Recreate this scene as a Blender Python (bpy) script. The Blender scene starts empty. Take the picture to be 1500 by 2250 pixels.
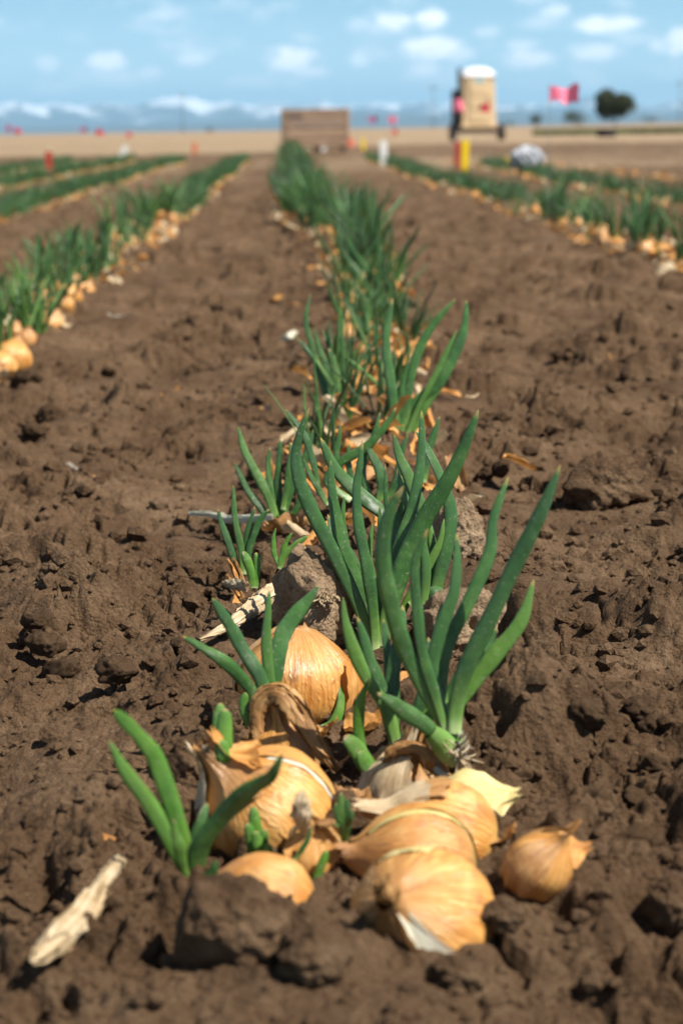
import bpy, math, random
import numpy as np
from mathutils import Vector, Matrix

R = math.radians
rng = np.random.default_rng(11)
random.seed(5)
sc = bpy.context.scene
COL = sc.collection

# ------------------------------------------------------------------ camera
F = 4000.0                      # focal length in photograph pixels (1500 x 2250)
CAMH = 0.42
ROLL = R(0.9)
VPX, VPY = 622.0, 286.0         # where the rows vanish in the photograph
CAM = Vector((0, 0, CAMH))
_dx, _dy = VPX - 750, -(VPY - 1125)
_px = _dx * math.cos(ROLL) + _dy * math.sin(ROLL)
_py = -_dx * math.sin(ROLL) + _dy * math.cos(ROLL)
PITCH = math.atan(_py / F)
YAW = math.atan(-_px * math.cos(PITCH) / F)
_f = Vector((math.sin(YAW) * math.cos(PITCH), math.cos(YAW) * math.cos(PITCH), -math.sin(PITCH)))
_r0 = Vector((math.cos(YAW), -math.sin(YAW), 0))
_u0 = _r0.cross(_f)
CR = (_r0 * math.cos(ROLL) - _u0 * math.sin(ROLL)).normalized()
CU = (_u0 * math.cos(ROLL) + _r0 * math.sin(ROLL)).normalized()
CF = _f.normalized()
cd = bpy.data.cameras.new("camera")
cam = bpy.data.objects.new("camera", cd)
COL.objects.link(cam)
cam.matrix_world = Matrix(((CR.x, CU.x, -CF.x, CAM.x), (CR.y, CU.y, -CF.y, CAM.y), (CR.z, CU.z, -CF.z, CAM.z), (0, 0, 0, 1)))
cd.sensor_fit = 'VERTICAL'
cd.sensor_height = 36.0
cd.lens = 36.0 * F / 2250.0
cd.clip_start = 0.05
cd.clip_end = 400000.0
cd.dof.use_dof = True
cd.dof.focus_distance = 1.47
cd.dof.aperture_fstop = 8.2
sc.camera = cam

# ------------------------------------------------------------------ light and sky
SUN_EL, SUN_AZ = R(54), R(114)         # azimuth clockwise from +Y: from the right, a little from the camera's side
sd = bpy.data.lights.new("sun", 'SUN')
sd.energy = 5.0
sd.angle = R(0.53)
sd.color = (1.0, 0.945, 0.86)
sun = bpy.data.objects.new("sun", sd)
COL.objects.link(sun)
SDIR = Vector((math.sin(SUN_AZ) * math.cos(SUN_EL), math.cos(SUN_AZ) * math.cos(SUN_EL), math.sin(SUN_EL)))
sun.rotation_euler = SDIR.to_track_quat('Z', 'Y').to_euler()
sun.location = (3, -2, 6)

sc.view_settings.view_transform = 'Standard'
sc.view_settings.look = 'None'
sc.view_settings.exposure = 0.92
sc.view_settings.gamma = 1.0
sc.render.engine = 'CYCLES'
sc.cycles.use_denoising = True
sc.cycles.max_bounces = 5
sc.cycles.diffuse_bounces = 2
sc.cycles.transparent_max_bounces = 8
sc.cycles.volume_bounces = 0


class NT:
    """small helper round a node tree"""
    def __init__(self, tree):
        self.t = tree
        self.t.nodes.clear()

    def n(self, typ, **kw):
        nd = self.t.nodes.new(typ)
        for k, v in kw.items():
            setattr(nd, k, v)
        return nd

    def link(self, a, b):
        self.t.links.new(a, b)

    def put(self, sock, v):
        if v is None:
            return
        if isinstance(v, bpy.types.NodeSocket):
            self.link(v, sock)
        else:
            if hasattr(sock.default_value, '__len__') and not isinstance(v, str):
                v = tuple(v)
                if len(sock.default_value) == 4 and len(v) == 3:
                    v = v + (1,)
            sock.default_value = v

    def math(self, op, a, b=None, c=None, clamp=False):
        nd = self.n('ShaderNodeMath', operation=op, use_clamp=clamp)
        for i, v in enumerate((a, b, c)):
            if v is not None:
                self.put(nd.inputs[i], v)
        return nd.outputs[0]

    def vmath(self, op, a, b=None):
        nd = self.n('ShaderNodeVectorMath', operation=op)
        self.put(nd.inputs[0], a)
        if b is not None:
            self.put(nd.inputs[1], b)
        return nd.outputs[0]

    def mix(self, fac, a, b, mode='MIX'):
        nd = self.n('ShaderNodeMix', data_type='RGBA', blend_type=mode)
        self.put(nd.inputs[0], fac)
        self.put(nd.inputs[6], a)
        self.put(nd.inputs[7], b)
        return nd.outputs[2]

    def noise(self, vec, scale, detail=4.0, rough=0.55, dist=0.0):
        nd = self.n('ShaderNodeTexNoise')
        if vec is not None:
            self.link(vec, nd.inputs['Vector'])
        nd.inputs['Scale'].default_value = scale
        nd.inputs['Detail'].default_value = detail
        nd.inputs['Roughness'].default_value = rough
        nd.inputs['Distortion'].default_value = dist
        return nd.outputs['Fac']

    def voronoi(self, vec, scale, feature='F1'):
        nd = self.n('ShaderNodeTexVoronoi', feature=feature)
        if vec is not None:
            self.link(vec, nd.inputs['Vector'])
        nd.inputs['Scale'].default_value = scale
        return nd.outputs['Distance']

    def ramp(self, fac, stops):
        nd = self.n('ShaderNodeValToRGB')
        cr = nd.color_ramp
        while len(cr.elements) < len(stops):
            cr.elements.new(0.5)
        for e, (p, c) in zip(cr.elements, stops):
            e.position = p
            e.color = tuple(c) + ((1,) if len(c) == 3 else ())
        self.put(nd.inputs[0], fac)
        return nd.outputs[0]

    def maprange(self, v, a, b, c=0.0, d=1.0, smooth=False):
        nd = self.n('ShaderNodeMapRange')
        if smooth:
            nd.interpolation_type = 'SMOOTHSTEP'
        self.put(nd.inputs[0], v)
        for i, x in enumerate((a, b, c, d)):
            nd.inputs[i + 1].default_value = x
        return nd.outputs[0]

    def attr(self, name):
        return self.n('ShaderNodeAttribute', attribute_name=name)

    def bump(self, h, strength=0.5, dist=0.001, normal=None):
        nd = self.n('ShaderNodeBump')
        nd.inputs['Strength'].default_value = strength
        nd.inputs['Distance'].default_value = dist
        self.link(h, nd.inputs['Height'])
        if normal is not None:
            self.link(normal, nd.inputs['Normal'])
        return nd.outputs[0]


def px_dir(x, y):
    return (CF + CR * ((x - 750) / F) - CU * ((y - 1125) / F)).normalized()


world = bpy.data.worlds.new("World")
sc.world = world
world.use_nodes = True
w = NT(world.node_tree)
sky = w.n('ShaderNodeTexSky', sky_type='NISHITA')
sky.sun_disc = False
sky.sun_elevation = SUN_EL
sky.sun_rotation = SUN_AZ
sky.altitude = 1500
sky.air_density = 0.6
sky.dust_density = 0.0
sky.ozone_density = 4.0
geo = w.n('ShaderNodeTexCoord')
sep = w.n('ShaderNodeSeparateXYZ')
w.link(geo.outputs['Generated'], sep.inputs[0])
az = w.math('ARCTAN2', sep.outputs[0], sep.outputs[1])
el = w.math('ARCSINE', sep.outputs[2])
comb = w.n('ShaderNodeCombineXYZ')
w.link(w.math('MULTIPLY', az, 1.0), comb.inputs[0])
w.link(w.math('MULTIPLY', el, 2.3), comb.inputs[1])
cv = comb.outputs[0]
wob = w.noise(cv, 95, 5, 0.65)
fine = w.math('MULTIPLY', w.math('SUBTRACT', wob, 0.5), 2.0)
# clouds that can be told apart: direction, half width, half height (photograph pixels), strength
cl = None
for (cx, cy, sx, sy, a) in [(950, 105, 62, 24, 1.0), (1000, 118, 40, 14, .5), (862, 48, 36, 17, .75), (948, 42, 30, 20, .95), (640, 130, 50, 24, .9), (680, 158, 36, 13, .6),
                            (1330, 54, 66, 17, .85), (1160, 128, 50, 18, .7), (1145, 100, 30, 12, .5), (1306, 115, 50, 18, .7), (1492, 92, 30, 26, .8), (1445, 102, 20, 14, .5),
                            (236, 135, 40, 19, .75), (420, 130, 36, 14, .5), (330, 162, 26, 12, .4), (930, 152, 34, 16, .6), (792, 128, 20, 18, .5), (104, 140, 24, 16, .35),
                            (790, 55, 30, 14, .3), (1215, 22, 28, 14, .5), (1070, 70, 26, 12, .35), (560, 180, 60, 12, .3), (1300, 178, 34, 14, .4)]:
    d = px_dir(cx, cy)
    a0, e0 = math.atan2(d.x, d.y), math.asin(d.z)
    ux = w.math('MULTIPLY', w.math('SUBTRACT', az, a0), F / sx)
    uy = w.math('MULTIPLY', w.math('SUBTRACT', el, e0), F / sy)
    rr = w.math('ADD', w.math('MULTIPLY', ux, ux), w.math('MULTIPLY', uy, uy))
    rr = w.math('ADD', rr, w.math('MULTIPLY', fine, -2.0))
    g = w.math('MULTIPLY', w.maprange(w.math('EXPONENT', w.math('MULTIPLY', rr, -.8)), .16, .80, 0, 1, True), min(1.0, a * 1.1))
    cl = g if cl is None else w.math('MAXIMUM', cl, g)
# the same sort of cloud field all round, thin streaks low, puffs higher
big = w.noise(cv, 26, 5, 0.55)
thin = w.math('MULTIPLY', w.maprange(big, 0.48, 0.72, 0, 1, True), 0.42)
cl = w.math('MAXIMUM', cl, thin)
cl = w.math('MULTIPLY', cl, w.maprange(sep.outputs[2], -0.02, 0.0, 0, 1))
# bright whitish air low over the horizon, all round
air = w.math('EXPONENT', w.math('MULTIPLY', w.math('MAXIMUM', el, 0.0), -13.0))
aircol = w.mix(w.maprange(el, 0.0, 0.075), (11.0, 13.9, 14.6), (6.5, 12.0, 13.6))
skyc = w.mix(air, sky.outputs[0], aircol)
cloudc = (17.4, 17.6, 17.8)
colr = w.mix(cl, skyc, cloudc)
bg = w.n('ShaderNodeBackground')
bg.inputs['Strength'].default_value = 0.05
w.link(colr, bg.inputs['Color'])
wo = w.n('ShaderNodeOutputWorld')
w.link(bg.outputs[0], wo.inputs['Surface'])

# ------------------------------------------------------------------ places
def at_depth(x, y, Z):
    """the point seen at photograph pixel (x, y) at depth Z metres"""
    return CAM + (CF + CR * ((x - 750) / F) - CU * ((y - 1125) / F)) * Z


def on_plane(x, y, z=0.0):
    d = CF + CR * ((x - 750) / F) - CU * ((y - 1125) / F)
    return CAM + d * ((z - CAM.z) / d.z)


def depth_of(p):
    return (Vector(p) - CAM).dot(CF)


def camvec(r, u, t):
    """a direction given as right / up / towards the viewer"""
    return (CR * r + CU * u - CF * t).normalized()


# ------------------------------------------------------------------ noise
def _hash(ix, iy, iz, seed):
    h = (ix.astype(np.int64) * 374761393 + iy.astype(np.int64) * 668265263 + iz.astype(np.int64) * 2147483647 + seed * 974634321) & 0xFFFFFFFF
    h = ((h ^ (h >> 13)) * 1274126177) & 0xFFFFFFFF
    h = ((h ^ (h >> 16)) * 2246822519) & 0xFFFFFFFF
    return (h ^ (h >> 15)) & 0xFFFFFFFF


def h01(ix, iy, iz, seed):
    return _hash(ix, iy, iz, seed) / 4294967295.0


def perlin2(x, y, seed=0):
    xi, yi = np.floor(x), np.floor(y)
    xf, yf = x - xi, y - yi
    u = xf * xf * xf * (xf * (xf * 6 - 15) + 10)
    v = yf * yf * yf * (yf * (yf * 6 - 15) + 10)
    z0 = np.zeros_like(xi)
    out = 0
    for a in (0, 1):
        for b in (0, 1):
            ang = h01(xi + a, yi + b, z0, seed) * 6.2831853
            g = np.cos(ang) * (xf - a) + np.sin(ang) * (yf - b)
            out = out + g * (u if a else 1 - u) * (v if b else 1 - v)
    return out * 1.5


def perlin3(x, y, z, seed=0):
    xi, yi, zi = np.floor(x), np.floor(y), np.floor(z)
    xf, yf, zf = x - xi, y - yi, z - zi
    s = lambda t: t * t * t * (t * (t * 6 - 15) + 10)
    u, v, ww = s(xf), s(yf), s(zf)
    out = 0
    for a in (0, 1):
        for b in (0, 1):
            for c in (0, 1):
                h = _hash(xi + a, yi + b, zi + c, seed)
                gx = ((h & 1023) / 511.5) - 1
                gy = (((h >> 10) & 1023) / 511.5) - 1
                gz = (((h >> 20) & 1023) / 511.5) - 1
                g = gx * (xf - a) + gy * (yf - b) + gz * (zf - c)
                out = out + g * (u if a else 1 - u) * (v if b else 1 - v) * (ww if c else 1 - ww)
    return out * 1.2


def fbm3(p, scale, octv, seed, gain=0.5):
    out, amp = 0, 1.0
    for o in range(octv):
        q = p * scale * (2.03 ** o)
        out = out + amp * perlin3(q[:, 0] + 3.1 * o, q[:, 1] + 7.7 * o, q[:, 2] + 1.3 * o, seed + o)
        amp *= gain
    return out


def fbm2(x, y, octv, seed, gain=0.5):
    out, amp = 0, 1.0
    for o in range(octv):
        k = 2.03 ** o
        out = out + amp * perlin2(x * k + 5.3 * o, y * k + 2.9 * o, seed + o)
        amp *= gain
    return out


def worley2(x, y, seed):
    xi, yi = np.floor(x), np.floor(y)
    z0 = np.zeros_like(xi)
    f1 = np.full(x.shape, 9.0)
    f2 = np.full(x.shape, 9.0)
    cid = np.zeros(x.shape)
    for a in (-1, 0, 1):
        for b in (-1, 0, 1):
            cx, cy = xi + a, yi + b
            px = cx + h01(cx, cy, z0, seed)
            py = cy + h01(cx, cy, z0 + 1, seed)
            d = np.hypot(px - x, py - y)
            new = d < f1
            f2 = np.where(new, f1, np.minimum(f2, d))
            cid = np.where(new, h01(cx, cy, z0 + 2, seed), cid)
            f1 = np.where(new, d, f1)
    return f1, f2, cid


def smooth(a, b, x):
    t = np.clip((x - a) / (b - a), 0, 1)
    return t * t * (3 - 2 * t)


# ------------------------------------------------------------------ the rows of onions
def row_x(D):
    """middle of the centre row at distance D"""
    return np.interp(D, [0.8, 1.0, 1.4, 2.0, 2.5, 3.2, 4.4, 5.6, 6.4, 7.2, 8.6, 10, 14, 20, 34],
                     [.035, .04, .065, .07, .10, .165, .19, .225, .22, .15, .07, .06, .09, .10, .12])


LEFT_ROWS = (-0.57, -1.42, -2.2, -2.98)
RIGHT_ROWS = (1.19, 2.06, 2.95)

# mounds and hollows seen in the photograph: pixel, radius (m), height (m)
MOUNDS = []
for (x, y, r, hgt) in [(1140, 1680, .055, .042), (1230, 1650, .05, .030), (560, 2170, .045, .016), (700, 2170, .030, .016), (860, 2185, .03, .006), (1040, 2190, .03, .008),
                       (430, 2150, .03, -.022), (655, 2110, .016, -.02), (300, 2010, .03, -.024), (240, 1990, .018, -.018), (110, 1960, .018, -.016),
                       (240, 1515, .012, -.014), (330, 1540, .016, -.01), (170, 1560, .009, -.008), (430, 1540, .02, .014), (160, 1840, .05, .016), (90, 1760, .05, .012), (420, 1660, .035, .012),
                       (1330, 1090, .05, .028), (1260, 1110, .022, -.022), (1210, 910, .05, .014), (1390, 900, .045, .02), (1440, 930, .03, -.018), (1480, 1900, .03, -.02),
                       (1290, 1960, .04, .012), (1390, 1400, .06, .012), (1160, 1450, .03, .014), (440, 1280, .04, .016), (100, 1350, .06, .018), (60, 1250, .05, .014), (330, 780, .04, -.014), (370, 600, .05, .02),
                       (620, 720, .03, -.018), (1010, 590, .05, .02), (440, 1200, .016, -.014), (470, 1290, .012, -.012), (400, 1320, .02, .01), (860, 2120, .022, .012), (1010, 2135, .022, .010), (760, 2070, .03, .010), (1100, 2090, .02, .010), (560, 1650, .03, -.012), (560, 2060, .03, .01)]:
    p = on_plane(x, y)
    MOUNDS.append((p.x, p.y, r, hgt))


def ground_h(x, y, detail=True):
    x = np.asarray(x, float)
    y = np.asarray(y, float)
    D = np.maximum(np.hypot(x, y), 0.05)
    h = 0.010 * perlin2(x / .55 + 3, y / .75, 1)
    # firm furrow with clumsy shoulders along the row
    rx = x - row_x(y)
    h = h + 0.010 * np.exp(-(rx / .17) ** 2) * smooth(60, 20, D)
    # the far field tilts up to the right
    h = h + 0.006 * np.clip(x, -40, 90) * smooth(75, 220, D) + .35 * fbm2(x / 130, y / 130, 2, 77) * smooth(80, 260, D)
    if not detail:
        return h
    near = smooth(30, 10, D)
    rough = smooth(-.30, .40, fbm2(x / .26, y / .30, 2, 91)) * 0.95 + 0.12          # smooth crust against crumbly patches
    wx = x + .02 * perlin2(x / .06, y / .06, 31)
    wy = y + .02 * perlin2(x / .06 + 9, y / .06, 32)
    h = h + near * (.025 * perlin2(wx / .17, wy / .17, 3) + .016 * perlin2(x / .36, y / .30, 4))
    e1 = (.16 * perlin2(x / .024, y / .024, 35) + .11 * perlin2(x / .011, y / .011, 37)) * smooth(7, 3, D) + .03 * perlin2(x / .0055, y / .0055, 36) * smooth(2.6, 1.4, D)
    f1, f2, cid = worley2(wx / .095, wy / .095, 5)                                  # clods with steep broken sides
    top = smooth(.62, .28, f1 + e1) * np.clip((cid - .5) / .5, 0, 1)
    h = h + near * (.3 + .7 * rough) * .030 * top
    f1, f2, cid = worley2(wx / .040 + 4, wy / .040, 6)
    top = smooth(.60, .30, f1 + e1 * 1.3) * np.clip((cid - .42) / .58, 0, 1)
    h = h + near * rough * .013 * top
    crack = np.clip(1 - (f2 - f1) / .14, 0, 1) * np.clip(perlin2(x / .14, y / .14, 44) * 2.4 - .35, 0, 1)
    h = h - near * .010 * crack
    ux = x + .014 * perlin2(x / .02, y / .02, 33)
    uy = y + .014 * perlin2(x / .02 + 9, y / .02, 34)
    f1, f2, cid = worley2(ux / .070, uy / .070, 8)                                  # holes between the crumbs
    hole = smooth(.16 + .22 * cid, .02, f1 + .8 * e1) * (cid > .45)
    h = h - near * .022 * hole * np.clip(rough + .2, 0, 1)
    n2 = smooth(14, 5, D)
    lump = np.abs(perlin2(ux / .045, uy / .045, 12))
    h = h + n2 * .013 * lump * (.15 + .85 * rough)                                  # rounded crumbs parted by creases
    lump = np.abs(perlin2(ux / .018, uy / .018, 13))
    h = h + n2 * .0062 * lump * (.12 + .88 * rough)
    n3 = smooth(5, 2, D)
    h = h + n3 * .0030 * np.abs(perlin2(x / .0085, y / .0085, 16)) * (.2 + .8 * rough)
    f1, f2, cid = worley2(x / .0065, y / .0065, 15)
    h = h + n3 * .0024 * smooth(.55, .25, f1) * (cid > .55) * (.15 + .85 * rough)
    h = h + n3 * .0012 * perlin2(x / .0040, y / .0040, 17) * (.4 + .6 * rough)
    for (mx, my, r, a) in MOUNDS:
        d2 = ((x - mx) ** 2 + (y - my) ** 2) / (r * r)
        m = d2 < 6
        if m.any():
            xx, yy = x[m], y[m]
            jig = 1 + .5 * perlin2(xx / .03, yy / .03, 71) + .25 * perlin2(xx / .012, yy / .012, 72)
            dd = d2[m] * jig
            h[m] += a * (np.exp(-dd * 1.1) if a > 0 else np.clip(1.15 - dd * 1.0, 0, 1))
    return h


def gz(x, y):
    return float(ground_h(np.array([x]), np.array([y]))[0])


def ground_px(x, y):
    """where the ground is seen at a pixel (bumps included)"""
    p = on_plane(x, y)
    for _ in range(3):
        p = on_plane(x, y, gz(p.x, p.y))
    return p


# ------------------------------------------------------------------ mesh helpers
def mesh_from(name, v, faces, attrs=None, smooth_shade=True, mat=None):
    me = bpy.data.meshes.new(name)
    v = np.asarray(v, np.float32)
    faces = np.asarray(faces)
    me.vertices.add(len(v))
    me.vertices.foreach_set('co', v.ravel())
    k = faces.shape[1]
    me.loops.add(faces.size)
    me.loops.foreach_set('vertex_index', faces.astype(np.int32).ravel())
    me.polygons.add(len(faces))
    me.polygons.foreach_set('loop_start', np.arange(len(faces), dtype=np.int32) * k)
    me.polygons.foreach_set('loop_total', np.full(len(faces), k, np.int32))
    me.polygons.foreach_set('use_smooth', np.full(len(faces), smooth_shade))
    me.update(calc_edges=True)
    for an, av in (attrs or {}).items():
        av = np.asarray(av, np.float32)
        if av.ndim == 1:
            at = me.attributes.new(an, 'FLOAT', 'POINT')
            at.data.foreach_set('value', av)
        else:
            at = me.attributes.new(an, 'FLOAT_VECTOR', 'POINT')
            at.data.foreach_set('vector', av.ravel())
    if mat is not None:
        me.materials.append(mat)
    return me


def obj(name, me, parent=None, loc=None):
    o = bpy.data.objects.new(name, me)
    COL.objects.link(o)
    if parent is not None:
        o.parent = parent
    if loc is not None:
        o.location = loc
    return o


def tag(o, label=None, cat=None, group=None, kind=None):
    if label:
        o['label'] = label
    if cat:
        o['category'] = cat
    if group:
        o['group'] = group
    if kind:
        o['kind'] = kind
    return o


def thing(name, label, cat, loc=(0, 0, 0), group=None):
    return tag(obj(name, None, loc=loc), label, cat, group)


def catmull(pts, n):
    P = np.asarray(pts, float)
    seg = np.r_[0, np.cumsum(np.linalg.norm(np.diff(P[:, :3], axis=0), axis=1))]
    seg /= seg[-1]
    Q = np.vstack([2 * P[0] - P[1], P, 2 * P[-1] - P[-2]])
    out = []
    for t in np.linspace(0, 1, n):
        i = min(np.searchsorted(seg, t, 'right') - 1, len(P) - 2)
        u = (t - seg[i]) / max(seg[i + 1] - seg[i], 1e-9)
        p0, p1, p2, p3 = Q[i], Q[i + 1], Q[i + 2], Q[i + 3]
        out.append(.5 * ((2 * p1) + (-p0 + p2) * u + (2 * p0 - 5 * p1 + 4 * p2 - p3) * u * u + (-p0 + 3 * p1 - 3 * p2 + p3) * u ** 3))
    return np.array(out)


def tube(pts, width, flat=.5, n=18, ring=10, face=None, twist=0.0, prof=None, wrinkle=0.0, seed=0, organic=0.0):
    """a tapering, flattened tube along a path; returns verts, quads, t, u"""
    C = catmull(pts, n)
    t = np.linspace(0, 1, n)
    T = np.gradient(C, axis=0)
    T /= np.linalg.norm(T, axis=1)[:, None] + 1e-12
    face = np.array(face if face is not None else (0, -1, 0), float)
    if prof is None:
        prof = lambda q: np.interp(q, [0, .12, .35, .6, .8, .92, .975, 1], [.72, .84, 1, .97, .78, .5, .27, .05])
    wv = width * .5 * prof(t)
    r_ = np.random.default_rng(seed)
    ph = r_.uniform(0, 6.28, 6)
    V, TT, UU = [], [], []
    a = np.arange(ring) / ring * 2 * np.pi
    groove = np.zeros(ring)
    if organic:
        k1, k2 = r_.uniform(5, 11, 2)
        wv = wv * (1 + organic * (.08 * np.sin(k1 * t + ph[0]) + .05 * np.sin(2.3 * k2 * t + ph[1])))
        wob = np.outer(np.sin(k2 * t + ph[2]) * t * (1 - t) * 2, np.array((CR.x, CR.y, CR.z))) + np.outer(np.sin(k1 * .8 * t + ph[3]) * t * (1 - t) * 2, np.array(CU))
        C = C + organic * width * .16 * wob
        if r_.uniform() < .4:                                   # a pinched fold
            tk = r_.uniform(.45, .85)
            wv = wv * (1 - organic * .13 * np.exp(-((t - tk) / .03) ** 2))
        groove = organic * .20 * np.exp(-((a - np.pi / 2 - r_.uniform(-.5, .5)) / .35) ** 2)
    for i in range(n):
        nn = face - T[i] * face.dot(T[i])
        nn /= np.linalg.norm(nn) + 1e-9
        bb = np.cross(T[i], nn)
        tw = twist * t[i]
        n2 = nn * math.cos(tw) + bb * math.sin(tw)
        b2 = -nn * math.sin(tw) + bb * math.cos(tw)
        fl = flat if not callable(flat) else flat(t[i])
        rr = 1 - groove * min(1, 2.5 * (1 - t[i]))
        if wrinkle:
            rr = rr + wrinkle * (np.sin(3 * a + ph[0] + 2 * t[i]) * .5 + np.sin(5 * a + ph[1] - 5 * t[i]) * .35 + np.sin(7 * a + ph[2] + 9 * t[i]) * .3
                                 + .5 * np.sin(11 * t[i] + ph[3]) * np.sin(2 * a + ph[4])) + wrinkle * .25 * r_.standard_normal(ring)
        # keeled section: one side rounder than the other
        V.append(C[i] + wv[i] * (np.outer(np.cos(a) * rr, b2) + np.outer(np.sin(a) * rr * fl * np.where(np.sin(a) > 0, 1.0, .75), n2)))
        TT.append(np.full(ring, t[i]))
        UU.append(a / 6.2831853)
    V = np.vstack(V)
    i, j = np.meshgrid(np.arange(n - 1), np.arange(ring), indexing='ij')
    q = np.stack([i * ring + j, i * ring + (j + 1) % ring, (i + 1) * ring + (j + 1) % ring, (i + 1) * ring + j], -1).reshape(-1, 4)
    return V, q, np.concatenate(TT), np.concatenate(UU)


def join(parts):
    V, Q, A, B = [], [], [], []
    off = 0
    for p in parts:
        V.append(p[0]); Q.append(p[1] + off); A.append(p[2]); B.append(p[3])
        off += len(p[0])
    return np.vstack(V), np.vstack(Q), np.concatenate(A), np.concatenate(B)


# ------------------------------------------------------------------ materials
def material(name):
    m = bpy.data.materials.new(name)
    m.use_nodes = True
    return m, NT(m.node_tree)


def finish(nt, bsdf):
    o = nt.n('ShaderNodeOutputMaterial')
    nt.link(bsdf, o.inputs['Surface'])


def principled(nt, color, rough=.6, spec=.5, normal=None, **kw):
    b = nt.n('ShaderNodeBsdfPrincipled')
    nt.put(b.inputs['Base Color'], color)
    nt.put(b.inputs['Roughness'], rough)
    nt.put(b.inputs['Specular IOR Level'], spec)
    if normal is not None:
        nt.link(normal, b.inputs['Normal'])
    for k, v in kw.items():
        nt.put(b.inputs[k], v)
    return b.outputs[0]


def soil_material(name, dry=0.0):
    m, nt = material(name)
    tc = nt.n('ShaderNodeTexCoord').outputs['Object']
    n1 = nt.noise(tc, 9, 6, .6)
    n2 = nt.noise(tc, 55, 6, .62)
    n3 = nt.noise(tc, 320, 5, .6)
    n0 = nt.noise(tc, 3.2, 4, .6)
    v = nt.math('ADD', nt.math('ADD', nt.math('MULTIPLY', n0, .30), nt.math('MULTIPLY', n1, .36)), nt.math('ADD', nt.math('MULTIPLY', n2, .28), nt.math('MULTIPLY', n3, .24)))
    if dry:
        col = nt.ramp(v, [(.44, (.19, .122, .069)), (.57, (.29, .197, .117)), (.72, (.39, .28, .175))])
    else:
        col = nt.ramp(v, [(.44, (.055, .0305, .0145)), (.55, (.091, .0525, .0270)), (.63, (.126, .0765, .0415)), (.74, (.20, .130, .075))])
    # pale grains and bits of straw dust
    sp = nt.voronoi(tc, 230)
    fleck = nt.math('MULTIPLY', nt.math('LESS_THAN', sp, .13), nt.math('GREATER_THAN', nt.noise(tc, 60, 2), .60))
    col = nt.mix(nt.math('MULTIPLY', fleck, .6), col, (.34, .25, .16))
    if not dry:
        st = nt.attr('straw')
        sn = nt.noise(tc, 1.6, 5, .65)
        sn = nt.math('ADD', nt.math('MULTIPLY', sn, .5), nt.math('MULTIPLY', nt.noise(nt.vmath('MULTIPLY', tc, (.03, .16, 1)), 1.0, 5, .65), .5))
        straw = nt.ramp(sn, [(.36, (.14, .098, .060)), (.5, (.26, .187, .115)), (.64, (.36, .265, .165))])
        col = nt.mix(st.outputs['Fac'], col, straw)
    hb = nt.math('ADD', nt.noise(tc, 420, 6, .68), nt.math('MULTIPLY', nt.voronoi(tc, 300), .6))
    nb = nt.bump(hb, 1.0, .0034)
    nb = nt.bump(nt.noise(tc, 120, 5, .65), .6, .007, nb)
    finish(nt, principled(nt, col, .93, .16, nb))
    return m


def leaf_material(name, young=False):
    m, nt = material(name)
    t = nt.attr('t').outputs['Fac']
    u = nt.attr('u').outputs['Fac']
    tc = nt.n('ShaderNodeTexCoord').outputs['Object']
    oi = nt.n('ShaderNodeObjectInfo')
    body = nt.ramp(nt.noise(tc, 38, 4, .6), [(.32, (.050, .150, .012)), (.52, (.085, .215, .020)), (.72, (.14, .28, .035))] if young else [(.32, (.020, .074, .010)), (.52, (.040, .122, .018)), (.72, (.082, .182, .033))])
    blue = nt.mix(nt.math('MULTIPLY', oi.outputs['Random'], 0.0 if young else .5), body, (.028, .088, .030))
    yel = nt.mix(nt.maprange(nt.math('FRACT', nt.math('MULTIPLY', oi.outputs['Random'], 7.31)), .72, 1.0), blue, (.10, .21, .030))
    base = nt.mix(nt.maprange(t, .0, .26, 1, 0, True), yel, (.16, .30, .055))
    base = nt.mix(nt.maprange(t, .0, .07, 1, 0, True), base, (.42, .52, .22))
    rnd = nt.math('FRACT', nt.math('MULTIPLY', oi.outputs['Random'], 13.7))
    tipc = nt.mix(rnd, (.40, .36, .05), (.33, .22, .09))
    tq = nt.math('ADD', t, nt.math('MULTIPLY', nt.math('SUBTRACT', rnd, .6), .05))
    tip = nt.mix(nt.maprange(tq, .955, .985, 0, 1), base, tipc)
    # long fine veins and a dusty bloom
    st = nt.math('SINE', nt.math('MULTIPLY', u, 238.76))
    vein = nt.math('MULTIPLY', nt.math('ADD', st, 1.0), .5)
    vein = nt.math('MULTIPLY', vein, nt.maprange(nt.noise(tc, 90, 3), .3, .7, .2, 1.0))
    col = nt.mix(nt.math('MULTIPLY', vein, .24), tip, nt.mix(.5, tip, (.17, .27, .12)))
    dust = nt.math('MULTIPLY', nt.maprange(nt.noise(tc, 420, 3, .7), .60, .70), .75)
    col = nt.mix(dust, col, (.26, .24, .17))
    nb = nt.bump(nt.math('ADD', vein, nt.math('MULTIPLY', nt.noise(tc, 160, 3), 1.6)), .5, .0009)
    rg = nt.maprange(nt.noise(tc, 70, 3), .3, .7, .30, .52)
    finish(nt, principled(nt, col, rg, .5, nb))
    return m


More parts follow.
